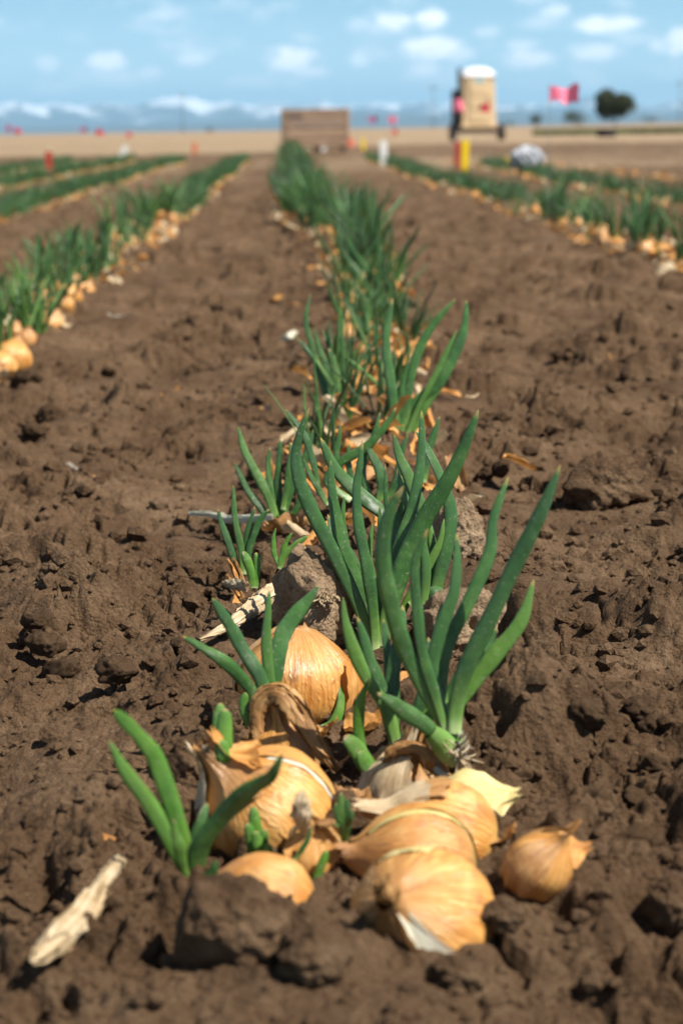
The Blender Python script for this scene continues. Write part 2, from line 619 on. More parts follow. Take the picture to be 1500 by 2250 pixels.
def bulb_material(name, pale=0.0):
    """papery golden skin with meridian streaks; 'bc' holds (cos, sin, height) on the bulb"""
    m, nt = material(name)
    bc = nt.attr('bc').outputs['Vector']
    oi = nt.n('ShaderNodeObjectInfo').outputs['Random']
    off = nt.n('ShaderNodeCombineXYZ')
    nt.link(nt.math('MULTIPLY', oi, 37.0), off.inputs[2])
    v = nt.vmath('ADD', bc, off.outputs[0])
    s1 = nt.noise(nt.vmath('MULTIPLY', v, (7, 7, .55)), 3.2, 5, .6, .25)
    s2 = nt.noise(nt.vmath('MULTIPLY', v, (16, 16, .7)), 3.0, 4, .6, .15)
    bl = nt.noise(v, 1.5, 5, .6, .5)
    z = nt.n('ShaderNodeSeparateXYZ')
    nt.link(bc, z.inputs[0])
    k = nt.math('ADD', nt.math('MULTIPLY', s1, .55), nt.math('ADD', nt.math('MULTIPLY', bl, .50), nt.math('MULTIPLY', s2, .20)))
    if pale == 1:
        col = nt.ramp(k, [(.40, (.50, .36, .10)), (.62, (.60, .48, .18)), (.8, (.66, .58, .30))])
    elif pale == 2:
        col = nt.ramp(k, [(.40, (.20, .085, .03)), (.56, (.36, .17, .055)), (.70, (.52, .29, .11)), (.85, (.62, .42, .2))])
    else:
        col = nt.ramp(k, [(.42, (.22, .072, .014)), (.53, (.42, .165, .032)), (.62, (.56, .265, .062)), (.73, (.66, .375, .12)), (.88, (.72, .50, .22))])
        col = nt.mix(nt.maprange(z.outputs[2], .62, 1.25, 0, .75, True), col, (.33, .17, .065))
        col = nt.mix(nt.maprange(z.outputs[2], -.55, -.95, 0, .7, True), col, (.50, .40, .14))
        col = nt.mix(nt.math('MULTIPLY', nt.maprange(oi, .6, 1.0), .35), col, (.30, .12, .05))
        dirt = nt.math('MULTIPLY', nt.maprange(nt.noise(v, 3.3, 6, .7), .56, .70), .7)
        col = nt.mix(dirt, col, (.16, .085, .04))
    ph = nt.math('ARCTAN2', z.outputs[1], z.outputs[0])
    vn = nt.math('SINE', nt.math('ADD', nt.math('MULTIPLY', ph, 26.0), nt.math('MULTIPLY', nt.noise(v, 2.2, 3), 14.0)))
    vn = nt.math('POWER', nt.math('ABSOLUTE', vn), 9.0)
    vn = nt.math('MULTIPLY', vn, nt.maprange(nt.noise(v, 3.0, 3), .38, .62))
    col = nt.mix(nt.math('MULTIPLY', vn, .38), col, nt.mix(.6, col, (.20, .075, .02)))
    nb = nt.bump(nt.math('ADD', s2, nt.math('ADD', vn, nt.math('MULTIPLY', s1, .9))), .40, .0018)
    nb = nt.bump(nt.noise(v, 9, 4, .6), .25, .0012, nb)
    rg = nt.maprange(bl, .35, .65, .26, .50)
    finish(nt, principled(nt, col, rg, .55, nb))
    return m


def skin_material(name, tone):
    """loose dry onion skin: thin, streaked and letting light through"""
    m, nt = material(name)
    tc = nt.n('ShaderNodeTexCoord').outputs['Object']
    t = nt.attr('u').outputs['Fac']
    oi = nt.n('ShaderNodeObjectInfo').outputs['Random']
    cmb = nt.n('ShaderNodeCombineXYZ')
    nt.link(nt.math('MULTIPLY', t, 34.0), cmb.inputs[0])
    nt.link(nt.math('MULTIPLY', nt.attr('t').outputs['Fac'], 2.2), cmb.inputs[1])
    nt.link(nt.math('MULTIPLY', oi, 50), cmb.inputs[2])
    s = nt.noise(cmb.outputs[0], 1.3, 5, .6)
    b = nt.noise(tc, 60, 5, .6)
    k = nt.math('ADD', nt.math('MULTIPLY', s, .6), nt.math('MULTIPLY', b, .45))
    if tone == 'brown':
        st = [(.36, (.13, .055, .018)), (.49, (.34, .165, .052)), (.60, (.50, .28, .105)), (.74, (.62, .43, .20))]
    elif tone == 'straw':
        st = [(.34, (.30, .19, .095)), (.48, (.50, .37, .21)), (.60, (.62, .50, .33)), (.75, (.74, .66, .52))]
    elif tone == 'white':
        st = [(.3, (.55, .50, .36)), (.6, (.74, .72, .56)), (.8, (.80, .80, .68))]
    elif tone == 'grey':
        st = [(.34, (.11, .09, .07)), (.5, (.27, .23, .18)), (.66, (.46, .42, .36)), (.8, (.6, .57, .5))]
    else:
        st = [(.36, (.33, .125, .028)), (.50, (.56, .26, .065)), (.62, (.68, .37, .12)), (.76, (.76, .52, .24))]
    col = nt.ramp(k, st)
    nb = nt.bump(nt.math('ADD', s, b), .5, .0018)
    bs = principled(nt, col, .5, .35, nb)
    tr = nt.n('ShaderNodeBsdfTranslucent')
    nt.link(col, tr.inputs['Color'])
    mx = nt.n('ShaderNodeMixShader')
    mx.inputs[0].default_value = .22
    nt.link(bs, mx.inputs[1])
    nt.link(tr.outputs[0], mx.inputs[2])
    finish(nt, mx.outputs[0])
    return m


def plain(name, c, rough=.6, spec=.4, var=.15, scale=8.0, metal=0.0, **kw):
    m, nt = material(name)
    tc = nt.n('ShaderNodeTexCoord').outputs['Object']
    nz = nt.noise(tc, scale, 5, .6)
    a = tuple(x * (1 - var) for x in c)
    b = tuple(min(1, x * (1 + var)) for x in c)
    col = nt.mix(nt.maprange(nz, .3, .7), a, b)
    finish(nt, principled(nt, col, rough, spec, nt.bump(nz, .15, .002), Metallic=metal, **kw))
    return m


def wood_material(name, c):
    m, nt = material(name)
    tc = nt.n('ShaderNodeTexCoord').outputs['Object']
    oi = nt.n('ShaderNodeObjectInfo').outputs['Random']
    s = nt.noise(nt.vmath('MULTIPLY', tc, (1.5, 1.5, 22)), 2.5, 5, .6, .3)
    k = nt.math('ADD', s, nt.math('MULTIPLY', nt.math('SUBTRACT', oi, .5), .25))
    col = nt.ramp(k, [(.3, tuple(x * .55 for x in c)), (.5, c), (.75, tuple(min(1, x * 1.35) for x in c))])
    finish(nt, principled(nt, col, .8, .2, nt.bump(s, .3, .003)))
    return m


M = {
    'soil': soil_material('soil'), 'dry_soil': soil_material('dry_soil', 1), 'leaf': leaf_material('leaf'), 'young': leaf_material('young_leaf', True),
    'bulb': bulb_material('bulb_skin'), 'pale': bulb_material('pale_scale', 1), 'rust': bulb_material('rusty_skin', 2),
    'skin': skin_material('skin_orange', 'orange'), 'brown': skin_material('skin_brown', 'brown'), 'straw': skin_material('skin_straw', 'straw'),
    'white': skin_material('skin_white', 'white'), 'grey': skin_material('skin_grey', 'grey'),
}

# ------------------------------------------------------------------ ground: one sheet to the horizon
def build_ground():
    D = [-1.2, -.8, -.4, 0.0, .15, .28, .4, .5, .58, .64]
    d = .68
    while d < 3.6:
        D.append(d)
        d += .00165 * max(d, .7) ** 1.25
    while d < 60:
        D.append(d)
        d *= 1.0 + .0024 * (d / 3.6) ** .8
    while d < 70000:
        D.append(d)
        d *= 1.13
    D = np.array(D)
    ncol = 560
    s = np.linspace(-1, 1, ncol)
    s = .62 * s + .38 * s ** 3
    half = np.interp(D, [-1.2, 0, .6, 1, 3, 10, 40, 200, 1000, 70000], [1.2, .8, .42, .44, .95, 3.0, 12.5, 90, 900, 80000])
    mid = np.clip(D, 0, None) * .0
    X = mid[:, None] + half[:, None] * s[None, :]
    Y = np.repeat(D[:, None], ncol, 1)
    H = ground_h(X.ravel(), Y.ravel())
    V = np.stack([X.ravel(), Y.ravel(), H], 1)
    n = len(D)
    i, j = np.meshgrid(np.arange(n - 1), np.arange(ncol - 1), indexing='ij')
    q = np.stack([i * ncol + j, i * ncol + j + 1, (i + 1) * ncol + j + 1, (i + 1) * ncol + j], -1).reshape(-1, 4)
    x, y = X.ravel(), Y.ravel()
    nz = fbm2(x / 3.5, y / 7, 3, 55)
    st = smooth(34, 40, y + nz * 5)                                   # stubble beyond the beds
    rt = smooth(.9, 1.6, x / np.maximum(y, 1) * 10 - .4 + nz * .3)
    st = np.where(x > .02 * y, np.maximum(smooth(44, 50, y + nz * 5), smooth(17, 21, y + 2 * nz) * smooth(30, 26, y + 2 * nz) * (.55 + .45 * nz)), st)
    lat = smooth(.55, .30, np.abs(x - row_x(y)) ) * 0
    st = np.clip(st + lat, 0, 1)
    # light straw litter on the paths farther back
    st = np.maximum(st, .55 * smooth(9, 22, y) * smooth(-.1, .6, fbm2(x / .5, y / 1.4, 3, 57)))
    me = mesh_from('ground', V, q, {'straw': st}, True, M['soil'])
    return tag(obj('ground', me), 'bare brown field soil', None, kind='structure')


build_ground()


# ------------------------------------------------------------------ leaves, bulbs, skins
TOCAM = np.array(-CF)


def leaf_mesh(pts, width, flat=.5, n=20, ring=10, twist=0.0, seed=0, face=None, prof=None):
    return tube(pts, width, flat, n, ring, TOCAM if face is None else face, twist, prof, 0.0, seed * 13 + int(abs(pts[-1][0]) * 1e4) % 997, 0.0 if width <= .004 else (1.0 if np.linalg.norm(np.array(pts[-1]) - np.array(pts[0])) > 5 * width else .15))


def add_leaf(root, pts, width, flat=.5, twist=0.0, n=34, ring=16, seed=0, name='leaf', mat=None, prof=None):
    v, q, t, u = leaf_mesh(pts, width, flat, n, ring, twist, seed, prof=prof)
    me = mesh_from(name, v - np.array(root.location), q, {'t': t, 'u': u}, True, mat or M['leaf'])
    return obj(name, me, root)


PROFILE = np.array([(-.97, .0), (-.96, .12), (-.90, .36), (-.72, .68), (-.40, .93), (-.05, 1.0), (.30, .95), (.58, .78), (.80, .55), (.95, .36), (1.08, .25), (1.25, .19), (1.45, .17)])


def bulb_geo(Rb, center, axis, up=None, neck=1.0, elong=1.0, rows=30, ring=48, seed=0, scale=1.0, phi=None, span=None, curl=0.0, rag=0.0, wob=1.0):
    """a lathe bulb (or, with phi / span, a patch of it); returns verts, quads, bc, t, u"""
    prof = catmull(PROFILE, 90)
    prof = np.column_stack([np.clip(prof[:, 1], 0, None), prof[:, 0]])
    z = prof[:, 1].copy()
    z = np.where(z > .95, .95 + (z - .95) * neck, z)
    s0, s1 = (0, 1) if span is None else span
    v = np.linspace(s0, s1, rows)
    idx = v * 89
    zz = np.interp(idx, np.arange(90), z)
    rr = np.interp(idx, np.arange(90), prof[:, 0])
    closed = phi is None
    a = np.arange(ring) / ring * 2 * np.pi if closed else np.linspace(phi[0], phi[1], ring)
    A, ZZ = np.meshgrid(a, zz)
    RRR = np.repeat(rr[:, None], ring, 1)
    Vv = np.repeat(v[:, None], ring, 1)
    r_ = np.random.default_rng(seed)
    if not closed and rag:
        jag = rag * fbm2(a * 3.0 + seed, a * 0 + 1.7, 3, seed + 3, .7)
        ZZ = ZZ + jag[None, :] * smooth(.6, 1.0, (Vv - s0) / (s1 - s0)) + rag * fbm2(a * 3.0 + seed, a * 0 + 8.7, 3, seed + 4, .7)[None, :] * smooth(.4, 0, (Vv - s0) / (s1 - s0))
        ja = rag * .6 * fbm2(v * 9.0, v * 0 + seed, 3, seed + 9, .7)
        A = A + ja[:, None]
    cosA, sinA = np.cos(A), np.sin(A)
    P = np.stack([cosA * RRR, sinA * RRR, ZZ], -1).reshape(-1, 3)
    d = .030 * fbm3(P, 1.4, 2, seed) * wob + .010 * wob * np.sin(A.ravel() * 9 + seed) * np.clip(RRR.ravel(), 0, 1) * .5
    nk = np.clip((P[:, 2] - .85) / .5, 0, 1)
    d = d + nk * .16 * fbm3(P * np.array([1, 1, .4]), 5, 2, seed + 20)
    sc_ = scale + d
    if not closed:
        eu = np.abs(np.linspace(-1, 1, ring))[None, :] ** 4 + 0 * RRR
        ev = np.abs(2 * (Vv - s0) / (s1 - s0) - 1) ** 4
        cu = curl * np.maximum(eu, ev).ravel() * (1 + .8 * fbm3(P, 4, 2, seed + 31))
        sc_ = sc_ + cu + .015 * fbm3(P, 5, 2, seed + 8)
    P2 = P * np.stack([sc_, sc_, 1 + (sc_ - 1) * .6], 1)
    # bend the neck a little
    bend = r_.uniform(-.25, .25, 2)
    kk = np.clip(P2[:, 2] - .9, 0, None) ** 1.5
    P2[:, 0] += bend[0] * kk
    P2[:, 1] += bend[1] * kk
    if closed:
        top = np.arange(ring * (rows - 1), ring * rows)
        P2[top, 2] += r_.uniform(-.12, .16, ring) * min(neck, 1.2)
    az_ = np.array(axis, float)
    az_ /= np.linalg.norm(az_)
    up = np.array(up if up is not None else CU, float)
    if abs(az_.dot(up)) > .93:
        up = np.array(-CF)
    e1 = up - az_ * up.dot(az_)
    e1 /= np.linalg.norm(e1)
    e2 = np.cross(az_, e1)
    W = Rb * (P2[:, :1] * e1 + P2[:, 1:2] * e2 + P2[:, 2:] * az_ * elong) + np.array(center)
    bc = np.stack([cosA.ravel(), sinA.ravel(), ZZ.ravel()], 1)
    if closed:
        i, j = np.meshgrid(np.arange(rows - 1), np.arange(ring), indexing='ij')
        q = np.stack([i * ring + j, i * ring + (j + 1) % ring, (i + 1) * ring + (j + 1) % ring, (i + 1) * ring + j], -1).reshape(-1, 4)
    else:
        i, j = np.meshgrid(np.arange(rows - 1), np.arange(ring - 1), indexing='ij')
        q = np.stack([i * ring + j, i * ring + j + 1, (i + 1) * ring + j + 1, (i + 1) * ring + j], -1).reshape(-1, 4)
    return W, q, bc, Vv.ravel(), (A.ravel() / 6.2831853)


def add_bulb(root, Rb, center, axis, neck=1.0, elong=1.0, seed=0, mat='bulb', name='bulb', **kw):
    W, q, bc, t, u = bulb_geo(Rb, center, axis, None, neck, elong, seed=seed, **kw)
    me = mesh_from(name, W - np.array(root.location), q, {'bc': bc, 't': t, 'u': u}, True, M[mat])
    return obj(name, me, root)


def crumple(rx, ry, seed, curl=1.2, amp=.25, n=16):
    """a curled scrap of dry skin in local coordinates"""
    r_ = np.random.default_rng(seed)
    a, b = np.meshgrid(np.linspace(-1, 1, n), np.linspace(-1, 1, n))
    a, b = a.ravel(), b.ravel()
    ang = np.arctan2(b, a)
    edge = 1 + .20 * fbm2(np.cos(ang) * 1.5 + seed, np.sin(ang) * 1.5, 3, seed, .6)
    m = np.maximum(np.abs(a), np.abs(b))
    rad = np.hypot(a, b) + 1e-6
    k = (m / rad) * .55 + .45
    x = a * k * edge
    y = b * k * edge
    bend = curl * x
    X = np.where(abs(curl) > .01, np.sin(bend) / max(abs(curl), .01) * np.sign(curl), x)
    Z = (1 - np.cos(bend)) / max(abs(curl), .01)
    p = np.stack([x, y, np.zeros_like(x)], 1)
    Z = Z + amp * fbm3(p + seed * .37, 1.5, 3, seed + 2) + .25 * r_.uniform(-1, 1) * y * y
    Y = y + .15 * amp * fbm3(p, 2.2, 2, seed + 5)
    V = np.stack([X * rx, Y * ry, Z * rx], 1)
    i, j = np.meshgrid(np.arange(n - 1), np.arange(n - 1), indexing='ij')
    q = np.stack([i * n + j, i * n + j + 1, (i + 1) * n + j + 1, (i + 1) * n + j], -1).reshape(-1, 4)
    return V, q, (b + 1) / 2, (a + 1) / 2


def rotmat(ax, ay, az_):
    return np.array((Matrix.Rotation(az_, 3, 'Z') @ Matrix.Rotation(ay, 3, 'Y') @ Matrix.Rotation(ax, 3, 'X')))


# ------------------------------------------------------------------ clods
def clod_mesh(name, size, seed, mat, sub=5, rough=1.0):
    import bmesh
    bm = bmesh.new()
    bmesh.ops.create_icosphere(bm, subdivisions=sub, radius=1.0)
    me = bpy.data.meshes.new(name)
    bm.to_mesh(me)
    bm.free()
    v = np.empty(len(me.vertices) * 3, np.float32)
    me.vertices.foreach_get('co', v)
    v = v.reshape(-1, 3).astype(float)
    d = .34 * fbm3(v, .9, 2, seed) + .20 * rough * fbm3(v, 2.4, 2, seed + 5) + .11 * rough * np.abs(fbm3(v, 6.0, 2, seed + 9))
    if sub >= 5:
        d = d + .045 * rough * np.abs(fbm3(v, 15, 2, seed + 14))
    # flat broken faces
    r_ = np.random.default_rng(seed)
    p = v * (1 + d)[:, None]
    for k in range(4):
        nrm = r_.standard_normal(3)
        nrm /= np.linalg.norm(nrm)
        lim = r_.uniform(.75, .98)
        dist = p @ nrm
        p -= np.outer(np.clip(dist - lim, 0, None) * .8, nrm)
    p *= np.array(size)
    me.vertices.foreach_set('co', p.astype(np.float32).ravel())
    me.polygons.foreach_set('use_smooth', np.full(len(me.polygons), True))
    me.update()
    me.materials.append(mat)
    return me


def clod(x, y, wpx, hpx, seed, label, dry=False, sink=.35, depth=None, zoff=0.0, rough=1.35):
    """(x, y): pixel of the middle of its foot; width and height in photograph pixels"""
    p = ground_px(x, y)
    Z = depth_of(p)
    sx = wpx / F * Z / 2 / .9
    sz = hpx / F * Z / (2 - sink * 1.0) / .85
    sy = depth if depth else sx * .85
    me = clod_mesh('soil_clod', (sx, sy, sz), seed, M['dry_soil' if dry else 'soil'], 5, rough)
    o = obj('soil_clod', me, loc=(p.x, p.y + sy * .4, gz(p.x, p.y + sy * .4) + sz * (1 - sink) * .75 + zoff))
    return tag(o, label, 'soil clod')


clod(688, 1398, 150, 165, 3, 'pale dry clod holding pale root threads, behind the round golden bulb', True, .3)
clod(1015, 1420, 180, 120, 8, 'pale crumbly clod directly behind the tallest front leaf cluster', True, .35)
clod(1005, 1220, 110, 110, 15, 'small pale clod right of the crowded leaf cluster', True, .35)
clod(1160, 1470, 105, 160, 21, 'upright rough brown clod right of the tall leaves', False, .3)
clod(520, 2125, 260, 150, 27, 'large rounded brown clod in front of the leftmost sprouting onion', False, .35)
clod(700, 2140, 150, 90, 33, 'brown clod between the front two clumps, left of the nearest bulb', False, .4)
clod(1320, 1115, 150, 95, 39, 'brown clod lying alone on the bare soil far right', False, .4)
clod(420, 1690, 120, 90, 45, 'dark clod left of the short stubby sprout', False, .45)
clod(1010, 2170, 110, 50, 57, 'low brown clod hiding the foot of the nearest bulb', False, .45)
clod(500, 1600, 90, 70, 63, 'dark crumb of soil behind the short stubby sprout', False, .4)
clod(1490, 1960, 120, 90, 69, 'brown clod cut by the lower right edge', False, .4)
clod(1100, 2015, 90, 50, 71, 'low crumbly clod below the loose papery shell', False, .5)


SMALL = [clod_mesh('soil_clod', (1, .9, .7), 400 + k, M['soil'], 4, 1.4) for k in range(8)]
rs_ = np.random.default_rng(8)
n_c = 0
while n_c < 60:
    x, y = rs_.uniform(20, 1480), 285 + 1900 * rs_.uniform(.12, 1)
    p = ground_px(x, y)
    if abs(p.x - float(row_x(p.y))) < .14 or (x < 430 and y > 1780) or fbm2(np.array([p.x / .26]), np.array([p.y / .30]), 2, 91)[0] < -.05:
        continue
    s_ = float(rs_.uniform(.006, .017)) * (1 + .35 * (p.y > 2))
    o = obj('soil_clod', SMALL[n_c % 8], loc=(p.x, p.y, p.z + s_ * .25))
    o.scale = (s_, s_, s_)
    o.rotation_euler = tuple(float(v) for v in rs_.uniform(-.6, .6, 2)) + (float(rs_.uniform(0, 6.28)),)
    tag(o, 'small loose brown clod lying on the open soil ' + ('left' if p.x < float(row_x(p.y)) else 'right') + ' of the centre row', 'soil clod', 'small clods ' + ('left' if p.x < float(row_x(p.y)) else 'right') + ' of the centre row')
    n_c += 1

# ------------------------------------------------------------------ the near plants, one by one
def pxpath(pts, Z0, jit=0.0):
    """[(x, y, dz)] photograph pixels plus depth offset (m, + is farther) from Z0"""
    return [np.array(at_depth(p[0], p[1], Z0 + (p[2] if len(p) > 2 else 0))) for p in pts]


def plant(label, base, name='onion_plant', cat='onion plant', zlift=0.0):
    p = ground_px(*base)
    r = thing(name, label, cat, (p.x, p.y, p.z), 'onions at the near end of the centre row')
    return r, depth_of(p) + zlift


def leaf(root, Z, pts, wpx, flat=.5, twist=.4, seed=0, prof=None, young=False):
    """pts from base to tip in pixels; width in pixels at Z"""
    return add_leaf(root, pxpath(pts, Z), (.98 if prof else .86) * wpx / F * Z, flat * .92, twist, seed=seed, prof=prof, mat=M['young'] if young or prof or root.name.startswith('onion_sprout') else None)


def bulb(root, cx, cy, rpx, axis, zc=.014, Z=None, **kw):
    Zb = Z if Z else depth_of(on_plane(cx, cy, zc))
    c = at_depth(cx, cy, Zb)
    return add_bulb(root, rpx / F * Zb, c, camvec(*axis), **kw), c, Zb


def peel(root, cx, cy, rpx, axis, Zb, phi, span, scale, mat, seed=0, curl=.05, rag=.08, neck=1.0, elong=1.0, name='peeled_skin', rows=14, ring=18):
    c = at_depth(cx, cy, Zb)
    W, q, bc, t, u = bulb_geo(rpx / F * Zb, c, camvec(*axis), None, neck, elong, rows, ring, seed, scale, phi, span, curl, rag)
    me = mesh_from(name, W - np.array(root.location), q, {'bc': bc, 't': t, 'u': u}, True, M[mat])
    return obj(name, me, root)


def bundle(pp, width, prof, seed, k=8, n=30, core=.5):
    """a dried neck: papery ribbons wrapped round a path"""
    r_ = np.random.default_rng(seed)
    C = catmull(pp, n)
    T = np.gradient(C, axis=0)
    T /= np.linalg.norm(T, axis=1)[:, None]
    nn = TOCAM - T * (T @ TOCAM)[:, None]
    nn /= np.linalg.norm(nn, axis=1)[:, None]
    bb = np.cross(T, nn)
    tt = np.linspace(0, 1, n)
    pr = prof(tt) * width * .5
    parts = [tube(pp, width * core, .7, n, 10, TOCAM, .8, prof, .3, seed)]
    m = 6
    for i in range(k):
        ph0 = 6.28 * i / k + r_.uniform(-.4, .4)
        tw = r_.uniform(-1.2, 1.2)
        half = r_.uniform(.35, .75)
        lo, hi = r_.uniform(0, .12), r_.uniform(.72, 1.0)
        if i % 3 == 0:
            lo, hi = 0, 1
        rad = r_.uniform(.62, 1.05)
        q1, q2 = r_.uniform(0, 6.28, 2)
        V, TT, UU = [], [], []
        for j in range(n):
            s = lo + (hi - lo) * j / (n - 1)
            x = s * (n - 1)
            a0 = int(min(x, n - 2))
            f = x - a0
            c = C[a0] * (1 - f) + C[a0 + 1] * f
            N = nn[a0] * (1 - f) + nn[a0 + 1] * f
            B = bb[a0] * (1 - f) + bb[a0 + 1] * f
            rr = np.interp(s, tt, pr)
            endk = min(1, 6 * (hi - s) / max(hi - lo, .1) + .15) * min(1, 6 * (s - lo) + .5)
            for e in range(m):
                g = -1 + 2 * e / (m - 1)
                an = ph0 + tw * s + g * half * endk * 1.3
                rq = rr * rad * (1 + .16 * math.sin(9 * s + q1 + g * 2) + .12 * math.sin(23 * s + q2 + 3 * g) + .22 * abs(g) ** 3 + .07 * r_.standard_normal())
                V.append(c + rq * (math.cos(an) * B + math.sin(an) * .72 * N))
                TT.append(s)
                UU.append((g * half + ph0) / 6.28 * .8)
        ii, jj = np.meshgrid(np.arange(n - 1), np.arange(m - 1), indexing='ij')
        q = np.stack([ii * m + jj, ii * m + jj + 1, (ii + 1) * m + jj + 1, (ii + 1) * m + jj], -1).reshape(-1, 4)
        parts.append((np.array(V), q, np.array(TT), np.array(UU)))
    return join(parts)


def dry_neck(root, Z, pts, wpx, mat='brown', seed=0, name='dried_neck', flat=.6, wr=.35, n=30, prof=None):
    v, q, t, u = bundle(pxpath(pts, Z), wpx / F * Z, prof or (lambda s: np.interp(s, [0, .15, .5, .8, 1], [1.0, .8, .7, .62, .35])), seed, 8, n)
    me = mesh_from(name, v - np.array(root.location), q, {'t': t, 'u': u}, True, M[mat])
    return obj(name, me, root)


def fibres(root, Z, cx, cy, ln, k, seed, mat='straw', wpx=4, spread=3.1, up=-1.6, name='root_fibre'):
    r_ = np.random.default_rng(seed)
    for i in range(k):
        a = up + r_.uniform(-spread, spread) / 2
        x, y = cx, cy
        pts = [(x, y, 0)]
        L = ln * r_.uniform(.5, 1)
        for s in range(3):
            x += math.cos(a) * L / 3
            y += math.sin(a) * L / 3
            a += r_.uniform(-.7, .7)
            pts.append((x, y, r_.uniform(-.008, .004)))
        add_leaf(root, pxpath(pts, Z), wpx / F * Z, .7, 0, n=8, ring=5, seed=i, name=name, mat=M[mat])


# nearest bulb, neck towards the viewer
r, Z = plant('nearest bulb, its dry torn neck facing the viewer and a white skin flap', (920, 2060), 'onion_bulb', 'onion')
A1 = (-.42, .46, .78)
_, c, Zb = bulb(r, 928, 2026, 166, A1, .022, neck=.55, elong=.95, seed=2)
peel(r, 928, 2026, 166, A1, Zb, (-.15, .75), (.18, .66), 1.012, 'pale', 3, 0, .05, .55, .95, 'exposed_scale')
peel(r, 928, 2026, 166, A1, Zb, (-2.55, -2.10), (.34, .91), 1.025, 'white', 4, .03, .05, .55, .95, 'white_skin_flap')
peel(r, 928, 2026, 166, A1, Zb, (-3.7, -2.5), (.40, .93), 1.03, 'brown', 5, .10, .12, .55, .95, 'torn_skin')
peel(r, 928, 2026, 166, A1, Zb, (.8, 3.0), (.30, .94), 1.02, 'rust', 6, .02, .08, .55, .95, 'torn_skin')
dry_neck(r, Zb - .042, [(868, 1975, .02), (852, 1965, 0), (838, 1955, -.008), (820, 1942, -.010)], 64, 'brown', 7, wr=.5)
fibres(r, Zb - .05, 838, 1955, 50, 12, 3, 'brown', 5, 3.6, -2.4, 'dry_fibre')

r, Z = plant('bulb lying on its side with a pale split along its back, second from the front', (900, 1930), 'onion_bulb', 'onion')
A2 = (-.97, .16, .16)
_, c, Zb = bulb(r, 915, 1895, 128, A2, .020, neck=.7, elong=1.05, seed=12)
peel(r, 915, 1895, 128, A2, Zb, (-.46, -.30), (.05, .80), 1.015, 'pale', 13, 0, .02, .7, 1.05, 'exposed_scale', 26, 8)
peel(r, 915, 1895, 128, A2, Zb, (-.30, 1.6), (.04, .92), 1.035, 'bulb', 14, .0, .03, .7, 1.05, 'outer_skin', 26, 20)
for k, (tx, ty, wd) in enumerate([(748, 1740, 20), (762, 1752, 18), (736, 1765, 17), (774, 1778, 15), (732, 1812, 12)]):
    leaf(r, Zb - .004, [(757, 1848, .006), (756 + (tx - 756) * .3, 1815, 0), (756 + (tx - 756) * .75, (ty + 1815) / 2, -.003), (tx, ty, -.004)], wd * 1.35, .65, 0, k)

r, Z = plant('golden bulb behind the split one, brown papery neck pointing up left', (960, 1850), 'onion_bulb', 'onion')
A3 = (-.90, .34, .10)
_, c, Zb = bulb(r, 972, 1832, 118, A3, .022, neck=1.1, elong=1.08, seed=22)
peel(r, 972, 1832, 118, A3, Zb, (-.8, .6), (.55, .96), 1.03, 'rust', 24, .05, .10, 1.1, 1.08, 'torn_skin', 16, 18)
peel(r, 972, 1832, 118, A3, Zb, (-1.5, -.2), (.66, .99), 1.08, 'straw', 25, .06, .12, 1.1, 1.08, 'torn_skin', 14, 14)

r, Z = plant('small pale yellow peeled bulb at the right end of the front cluster', (1050, 1765), 'onion_bulb', 'onion')
_, c, Zb = bulb(r, 1035, 1772, 74, (.85, .25, .1), .020, mat='pale', neck=.5, elong=.95, seed=32)
peel(r, 1035, 1772, 74, (.85, .25, .1), Zb, (.2, 2.4), (.30, .98), 1.06, 'pale', 33, .10, .16, .9, 1.0, 'peeled_skin')

# left big bulb with stubby sprout
r, Z = plant('big bulb at left with a stubby two-leaf sprout and frayed neck', (590, 1850), 'sprouting_onion', 'onion')
A5 = (-.62, .66, .26)
_, c, Zb = bulb(r, 590, 1785, 146, A5, .024, neck=.9, elong=1.02, seed=42)
peel(r, 590, 1785, 146, A5, Zb, (-.72, -.64), (.04, .72), 1.012, 'white', 43, 0, .012, .9, 1.02, 'exposed_scale', 26, 6)
peel(r, 590, 1785, 146, A5, Zb, (-.64, 1.2), (.04, .86), 1.03, 'bulb', 44, 0, .03, .9, 1.02, 'outer_skin', 26, 20)
peel(r, 590, 1785, 146, A5, Zb, (-2.2, -.9), (.66, .97), 1.02, 'rust', 45, .02, .10, .9, 1.02, 'torn_skin', 16, 16)
peel(r, 590, 1785, 146, A5, Zb, (-1.2, -.1), (.76, .99), 1.10, 'skin', 46, .12, .16, .9, 1.02, 'torn_skin', 14, 14)
peel(r, 590, 1785, 146, A5, Zb, (2.2, 3.6), (.70, .99), 1.12, 'straw', 47, .10, .16, .9, 1.02, 'torn_skin', 14, 14)
dry_neck(r, Zb - .005, [(470, 1720, .01), (455, 1690, 0), (452, 1655, -.004), (462, 1632, -.006)], 44, 'straw', 47, wr=.5)
Zs = Zb - .012
SHORT = lambda q: np.interp(q, [0, .1, .4, .75, .9, .97, 1], [.8, .95, 1, .95, .74, .45, .1])
leaf(r, Zs, [(494, 1682, .004), (493, 1640, 0), (493, 1590, 0), (494, 1556, 0)], 38, .55, 0, 1, SHORT)
leaf(r, Zs + .008, [(488, 1670, .004), (483, 1620, 0), (482, 1575, .002), (486, 1545, .004)], 32, .55, 0, 2, SHORT)
leaf(r, Zs - .008, [(496, 1685, .004), (490, 1665, 0), (488, 1642, 0), (486, 1625, 0)], 34, .6, 0, 3, SHORT)

